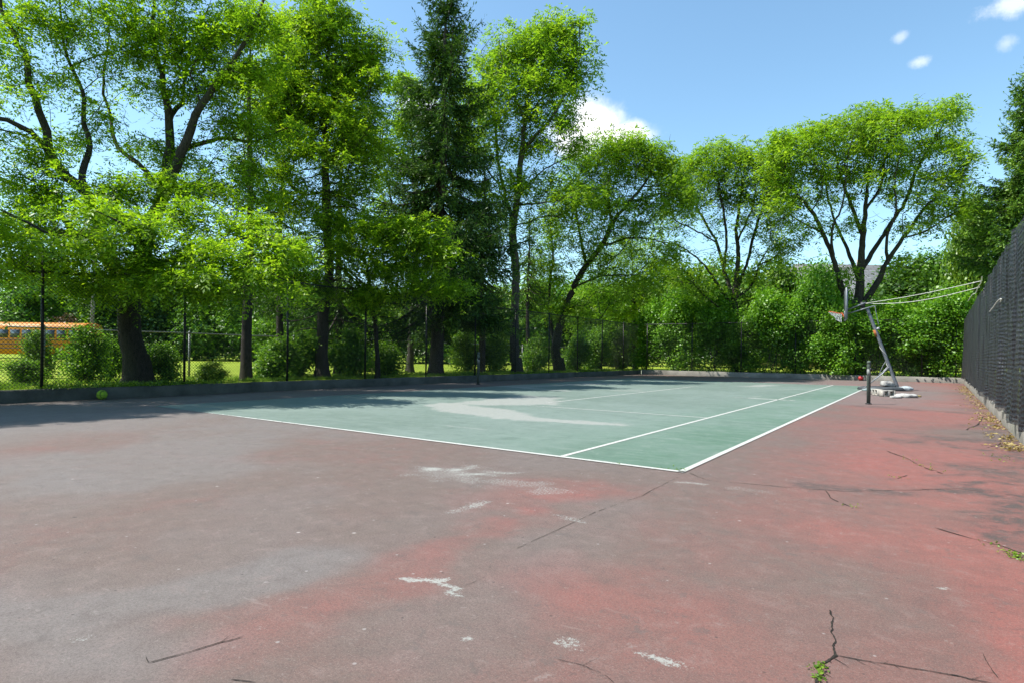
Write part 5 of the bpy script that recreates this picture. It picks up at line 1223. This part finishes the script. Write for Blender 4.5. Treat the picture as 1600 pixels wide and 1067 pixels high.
def bag(c, size, rz, mat, seed, label, name='sandbag', tilt=0.):
    n, mth = 26, 14; V = []; r = np.random.default_rng(seed); ph = r.uniform(0, 6, 4)
    for j in range(mth+1):
        b_ = -pi/2+pi*j/mth
        for i in range(n):
            a_ = 2*pi*i/n; p = .72
            sg = lambda x: math.copysign(abs(x)**p, x)
            x = sg(math.cos(b_))*sg(math.cos(a_)); y = sg(math.cos(b_))*sg(math.sin(a_)); z = sg(math.sin(b_))
            w = 1+.07*math.sin(3*a_+ph[0])+.05*math.sin(5*a_+ph[1]+2*z)+.05*math.sin(7*x+ph[2])+.05*math.sin(13*a_+9*z+ph[3])+.035*math.sin(19*x+15*y)
            V.append([x*size[0]/2*w, y*size[1]/2*w, max(-.46, z*(1+.16*math.sin(4*x+ph[3])+.1*math.sin(6*y+ph[1])))*size[2]/2+.03*math.sin(9*x+5*y+ph[0])*size[2]])
    V = np.array(V); V[:, 2] += tilt*V[:, 0]; V[:, 2] -= V[:, 2].min()
    F = [(j*n+i, j*n+(i+1) % n, (j+1)*n+(i+1) % n, (j+1)*n+i) for j in range(mth) for i in range(n)]
    o = link(name, mesh_np(name, V, np.array(F), True), mat, None, c); o.rotation_euler = (0, 0, rz); return tag(o, label, 'bag' if name == 'sandbag' else 'cloth')
c = hp_(1386, 610, -.05); bag((c[0], c[1], .13), (.46, .36, .26), YAW+.1, M['bag'], 1, 'bright white sandbag heaped on the hoop base above the cinder block', tilt=-.12)
c = hp_(1413, 612, -.05); bag((c[0], c[1], .02), (.54, .38, .20), YAW-.2, M['bag_grey'], 2, 'grey cloth sack lying right of the pole foot')
c = G(1417, 620.5); bag((c[0], c[1], .004), (.66, .42, .15), YAW+.2, M['bag'], 3, 'flattened white cloth bag on the ground at the right of the hoop base')
c = G(1400, 621.5); bag((c[0], c[1], .004), (.36, .22, .09), YAW+.4, M['bag'], 4, 'small white bag in front of the grey sack')
c = G(1430, 619.5); bag((c[0], c[1], .004), (.30, .22, .07), YAW, M['dry'], 5, 'brown rag at the right end of the hoop ballast', 'rag')
c = G(1360, 615); bag((c[0], c[1], .1), (.5, .34, .11), YAW, M['bag_green'], 6, 'grey-green folded tarp on the left part of the hoop base', 'tarp')

# ------------------------------------------------------------------ school bus beyond the lawn
M['bus'] = simple('school_bus_yellow', (.52, .185, .007), .5, var=.15, scale=3, spec=.25)
M['tyre'] = simple('tyre_rubber', (.018, .018, .018), .9, var=.2)
t = NT('bus_glass'); M['glass'] = t.out(t.bsdf(t.ramp(t.noise(1.2, 2., .5, t.obj()), [(.3, (.02, .025, .03)), (.7, (.06, .08, .10))]), .08, 0, None, .7))
zbus = 46.
bx0 = P(146, 560, zbus); bx0[2] = GZ
bus = empty('school_bus', bx0, 'yellow school bus with black rub rails parked beyond the lawn at the left edge', 'school bus')
d_ = -RT; n_ = -FW                                # d_: towards the front (left), n_: towards us
def bp(l, w, z): return d_*l+n_*w+np.array([0, 0, z])
LB, WB = 10.5, 2.35; m = MB()
prof = [(1.17, .55), (1.18, 1.2), (1.18, 1.55), (1.13, 2.45), (1.0, 2.72), (.75, 2.88), (.35, 2.96), (-.35, 2.96), (-.75, 2.88), (-1.0, 2.72), (-1.13, 2.45), (-1.18, 1.55), (-1.18, 1.2), (-1.17, .55)]
R_ = [bp(l, w*s, z if z < 2.5 else 2.5+(z-2.5)*s) for l, s in ((0, .94), (.12, 1.), (LB-.6, 1.), (LB, .92)) for w, z in prof]
n = len(prof); F_ = [(k*n+i, k*n+(i+1) % n, (k+1)*n+(i+1) % n, (k+1)*n+i) for k in range(3) for i in range(n)]+[tuple(range(n))[::-1], tuple(3*n+i for i in range(n))]
m.add(np.array(R_), F_); m.build('body', M['bus'], bus)
RB = np.array([d_, n_, [0, 0, 1.]]).T
m = MB()
for k in range(11):
    m2 = MB(); m2.box(bp(.75+.88*k, 1.155, 2.06), (.70, .05, .62), RB, .02); w = m2.build('window', M['glass'], bus)
    m3 = MB()
    m3.box(bp(.75+.88*k, 1.178, 2.06), (.70, .03, .03), RB); m3.build('window_bar', M['blackp'], w)
for z in (1.62, 1.30, .98):
    m = MB(); m.box(bp(LB/2, 1.19, z), (LB-.2, .03, .055), RB, .01); m.build('rub_rail', M['blackp'], bus)
for l in (2.5, LB-1.5):
    m = MB(); ax_ = np.array([d_, [0, 0, 1.], n_]).T
    m.lathe(bp(l, .85, .48), [(.30, 0), (.46, .01), (.48, .08), (.48, .22), (.44, .26), (.26, .26)], 22, ax_); wv_ = m.build('wheel', M['tyre'], bus)
    m = MB(); m.lathe(bp(l, 1.1, .48), [(.25, 0), (.25, .012), (.1, .03), (.02, .05)], 16, ax_); m.build('rim', M['bag_grey'], wv_)
    m = MB(); a = np.linspace(0, pi, 14); tube_np(m, np.array([bp(l+.62*math.cos(q), 1.185, .5+.62*math.sin(q)) for q in a]), np.full(14, .045), 6)
    link('wheel_arch', mesh_np('wheel_arch', np.concatenate(m.v), [np.array(m.f[4])], True), M['blackp'], bus)
m = MB(); m.box(bp(-.05, 0, .62), (.14, 2.3, .25), RB, .03); m.build('bumper', M['blackp'], bus)
for w in (-.8, .8):
    m = MB(); m.lathe(bp(.02, w, 2.45), [(.10, 0), (.10, .04), (.03, .06)], 14, np.array([n_, [0, 0, 1.], -d_]).T); m.build('tail_light', M['red_ball'], bus)

# grey pole, thin lamp post
M['concrete_pole'] = simple('weathered_pole', (.22, .21, .20), .9, var=.2, scale=6)
b = P(141, 560, 50.); b[2] = GZ; tpz = P(149, 395, 50.)
o = empty('utility_pole', b, 'grey weathered utility pole rising behind the bus rear', 'utility pole'); m = MB()
m.tube([(0, 0, -.1), tuple(tpz-b)], np.array([.17, .12]), 12); m.build('pole', M['concrete_pole'], o)
bx = np.array([RT, FW, [0, 0, 1.]]).T
m = MB(); m.box(tpz-b-np.array([0, 0, .5]), (.1, 1.8, .12), bx); m.build('crossarm', M['concrete_pole'], o)
b = P(11, 560, 110.); b[2] = GZ; tpz = P(11, 468, 110.)
o = empty('lamp_post', b, 'thin distant lamp post in the bright gap above the bus', 'lamp post'); m = MB()
m.tube([(0, 0, -.1), tuple(tpz-b)], np.array([.16, .09]), 8); m.build('pole', M['steel_dark'], o)
m = MB(); m.box(tpz-b+RT*.5, (1.5, .35, .16), bx, .04); m.build('lamp_head', M['steel_dark'], o)

# ------------------------------------------------------------------ house behind the hedge
t = NT('roof_shingle'); v = t.obj()
br = t.n('ShaderNodeTexBrick', offset=.5, i={'Vector': t.n('ShaderNodeTexCoord').outputs['UV'], 'Scale': 1., 'Color1': (.14, .145, .15, 1), 'Color2': (.21, .215, .22, 1), 'Mortar': (.07, .065, .06, 1), 'Mortar Size': .035, 'Brick Width': .9, 'Row Height': .34})
col = t.mix(t.rng(t.noise(1.5, 4., .6, v), .35, .7, 0, .4), br.outputs['Color'], (.17, .172, .175, 1))
M['shingle'] = t.out(t.bsdf(col, .9, 0, t.bump(br.outputs['Fac'], -.8, .04), .2))
M['brickw'] = simple('pale_brick_wall', (.34, .27, .22), .9, var=.2, scale=5)
M['trim'] = simple('white_trim', (.6, .6, .58), .6, var=.1)
hz = 64.; hb = P(1350, 560, hz); hb[2] = GZ
house = empty('house', hb, 'house with grey shingled roof showing between the trees behind the hedge', 'house')
def hq(r, f, z): return RT*r+FW*f+np.array([0, 0, z])
W2, D2, EZ, RZ = 8.2, 5.2, 5.6, P(1350, 414, hz+5.2)[2]-GZ
m = MB(); m.box(hq(0, D2, EZ/2), (W2*2-.8, D2*2-.8, EZ), bx); m.build('wall', M['brickw'], house)
V = np.array([hq(-W2, 0, EZ), hq(W2, 0, EZ), hq(W2, 2*D2, EZ), hq(-W2, 2*D2, EZ), hq(-W2+3., D2, RZ), hq(W2-3., D2, RZ)])
me = mesh_np('roof', np.concatenate([V, V-np.array([0, 0, .18])]), [np.array([(0, 1, 5, 4), (2, 3, 4, 5), (0+6, 3+6, 2+6, 1+6), (0, 6, 7, 1), (1, 7, 8, 2), (2, 8, 9, 3), (3, 9, 6, 0)]), np.array([(1, 2, 5), (3, 0, 4)])])
uv = me.uv_layers.new(name='UVMap'); ud = np.zeros(len(me.loops)*2, np.float32)
co = np.zeros(len(me.vertices)*3, np.float32); me.vertices.foreach_get('co', co); co = co.reshape(-1, 3); vi = np.zeros(len(me.loops), np.int32); me.loops.foreach_get('vertex_index', vi)
ud = np.stack([co[vi]@RT.astype(np.float32)+co[vi]@FW.astype(np.float32)*.3, co[vi][:, 2]*1.5], -1).astype(np.float32).ravel(); uv.data.foreach_set('uv', ud)
roof = link('roof', me, M['shingle'], house)
m = MB(); m.box(hq(3.4, D2+1.2, RZ-.2), (.9, .6, 2.), bx); m.build('chimney', M['brickw'], roof)
for r in (-5.4, -1.6, 2.2, 5.6):
    m = MB(); m.box(hq(r, .36, 3.9), (1.2, .06, 1.3), bx, .01); w = m.build('window', M['glass'], house)
    m = MB()
    for q in (-.62, .62): m.box(hq(r+q, .34, 3.9), (.08, .08, 1.42), bx)
    for q in (-.68, .68): m.box(hq(r, .34, 3.9+q), (1.15, .08, .08), bx)
    m.build('frame', M['trim'], w)

# ------------------------------------------------------------------ weeds, dry leaves, litter
rng = np.random.default_rng(55)
pts = []
N = 750
for k in range(N):
    Y = 4+rng.random()**1.2*24; x = RX(Y)-abs(rng.normal(0, .16))-.01; c = vnoise(np.array([Y*1.4]), np.array([.5]), 12)[0]
    if rng.random() > c*1.1: continue
    pts.append((x, Y, .012))
pts = np.array(pts); V, F = broad(pts, rng, 4, .10, .05, .55, .1); V[:, 2] = np.maximum(V[:, 2], .006)+.0
tag(link('dry_leaves', mesh_np('dry_leaves', V, F), M['dry']), 'dry yellow leaf litter along the foot of the right kerb', kind='stuff')
wp = []
for (px, py, n, s) in ((1587, 868, 26, .03), (1594, 874, 18, .03), (1277, 1045, 14, .016), (1274, 1060, 12, .016), (1065, 735, 7, .04), (1050, 733, 6, .05), (1030, 731, 3, .03), (965, 724, 4, .03), (1445, 727, 6, .05), (1462, 735, 7, .05), (1420, 717, 5, .05), (1402, 746, 5, .04), (1537, 655, 10, .10), (1528, 668, 9, .10), (1562, 716, 10, .08), (1575, 722, 8, .08), (1330, 791, 8, .04), (1550, 852, 8, .04), (1545, 640, 16, .12), (1560, 660, 16, .12), (1572, 668, 12, .1)):
    c = G(px, py)
    for k in range(n): wp.append((c[0]+rng.normal(0, s), c[1]+rng.normal(0, s), .006+abs(rng.normal(0, s*.25))))
V, F = broad(np.array(wp), rng, 3, .015, .016, .6, .5); V[:, 2] = np.maximum(V[:, 2], .004)
tag(link('weeds', mesh_np('weeds', V, F), M['shrub_lit']), 'small weeds growing out of the court cracks', kind='stuff')

# ------------------------------------------------------------------ sky, sun, camera
SUN_EL = math.radians(56.); sun_dir = unit(np.array([-.77, -.64, 0.]))   # horizontal direction towards the sun
sv = np.array([sun_dir[0]*math.cos(SUN_EL), sun_dir[1]*math.cos(SUN_EL), math.sin(SUN_EL)])
W = bpy.data.worlds.new('World'); S.world = W; W.use_nodes = True; nt = W.node_tree; nt.nodes.clear()
def wn(typ, **kw):
    o = nt.nodes.new(typ)
    for k, v in kw.items():
        if k == 'i':
            for kk, vv in v.items():
                if isinstance(vv, bpy.types.NodeSocket): nt.links.new(vv, o.inputs[kk])
                else: o.inputs[kk].default_value = vv
        else: setattr(o, k, v)
    return o
sky = wn('ShaderNodeTexSky', sky_type='NISHITA'); sky.sun_disc = False; sky.sun_elevation = SUN_EL; sky.sun_rotation = math.atan2(sv[0], sv[1])
sky.altitude = 100.; sky.air_density = 1.0; sky.dust_density = .5; sky.ozone_density = .6
tint = wn('ShaderNodeMix', data_type='RGBA', blend_type='MULTIPLY', i={0: 1., 6: sky.outputs[0], 7: (.86, 1.03, 1.0, 1)})
bg = wn('ShaderNodeBackground', i={0: tint.outputs[2], 1: .15})
tc = wn('ShaderNodeTexCoord'); dirn = tc.outputs['Generated']
def wm(op, a, b=0., c=0., clamp=False):
    return wn('ShaderNodeMath', operation=op, use_clamp=clamp, i={0: a, 1: b, 2: c}).outputs[0]
def dot(v): return wn('ShaderNodeVectorMath', operation='DOT_PRODUCT', i={0: dirn, 1: Vector([float(q) for q in v])}).outputs['Value']
nz = wn('ShaderNodeTexNoise', i={'Vector': dirn, 'Scale': 14., 'Detail': 7., 'Roughness': .6}).outputs['Fac']
nzl = wn('ShaderNodeTexNoise', i={'Vector': dirn, 'Scale': 46., 'Detail': 6., 'Roughness': .65}).outputs['Fac']
tot = None
for (px, py, rx, ry, a, big) in ((930, 196, 46, 40, .97, 1), (972, 213, 50, 22, .92, 1), (900, 220, 50, 34, .8, 1), (655, 165, 30, 22, .6, 1), (1437, 97, 11, 6, .4, 0), (1407, 58, 8, 6, .3, 0), (1573, 67, 9, 7, .28, 0), (1588, 4, 30, 12, .5, 0)):
    c = unit(P(px, py, 1.)-CAM); rt = unit(np.cross(c, [0, 0, 1.])); up = np.cross(rt, c)
    u = wm('MULTIPLY', dot(rt), FOC/rx); v = wm('MULTIPLY', dot(up), FOC/ry)
    fr = wm('GREATER_THAN', dot(c), 0.)
    d = wm('SQRT', wm('ADD', wm('MULTIPLY', u, u), wm('MULTIPLY', v, v)))
    d = wm('ADD', d, wm('MULTIPLY', wm('SUBTRACT', nz if big else nzl, .5), 1.5 if big else 2.2))
    mk = wn('ShaderNodeMapRange', interpolation_type='SMOOTHSTEP', i={0: d, 1: 1.25 if big else 1.4, 2: .45 if big else .0, 3: 0., 4: a}).outputs[0]
    mk = wm('MULTIPLY', mk, fr); tot = mk if tot is None else wm('MAXIMUM', tot, mk)
cl = wn('ShaderNodeBackground', i={0: (1., .985, .96, 1), 1: .95})
mx = wn('ShaderNodeMixShader', i={0: tot, 1: bg.outputs[0], 2: cl.outputs[0]})
nt.links.new(mx.outputs[0], wn('ShaderNodeOutputWorld').inputs['Surface'])
sl = bpy.data.lights.new('sun', 'SUN'); sl.energy = 5.; sl.angle = math.radians(.5); sl.color = (1., .955, .88)
so = bpy.data.objects.new('sun', sl); COL.objects.link(so); so.rotation_euler = Vector([float(q) for q in -sv]).to_track_quat('-Z', 'Y').to_euler()

cam = bpy.data.cameras.new('camera'); co_ = bpy.data.objects.new('camera', cam); COL.objects.link(co_)
xc = RT*math.cos(TH)+np.array([0, 0, math.sin(TH)]); yc = -RT*math.sin(TH)+np.array([0, 0, math.cos(TH)]); zc = -FW
mw = Matrix.Identity(4)
for r in range(3):
    mw[r][0], mw[r][1], mw[r][2], mw[r][3] = float(xc[r]), float(yc[r]), float(zc[r]), float(CAM[r])
co_.matrix_world = mw
cam.sensor_width = 36.; cam.lens = 36.*FOC/1600.; cam.shift_y = (HY-533.5)/1600.; cam.clip_end = 3000.; cam.clip_start = .05
S.camera = co_
S.view_settings.view_transform = 'Standard'; S.view_settings.look = 'None'; S.view_settings.exposure = .80; S.view_settings.gamma = 1.
S.render.engine = 'CYCLES'
cy = S.cycles; cy.max_bounces = 7; cy.diffuse_bounces = 4; cy.glossy_bounces = 2; cy.transmission_bounces = 3; cy.transparent_max_bounces = 10
cy.use_denoising = True; cy.use_adaptive_sampling = True; cy.adaptive_threshold = .015; cy.caustics_reflective = False; cy.caustics_refractive = False; cy.sample_clamp_indirect = 6.
print('script', round(time.time()-T00, 1), 'faces', sum(len(m_.polygons) for m_ in bpy.data.meshes))
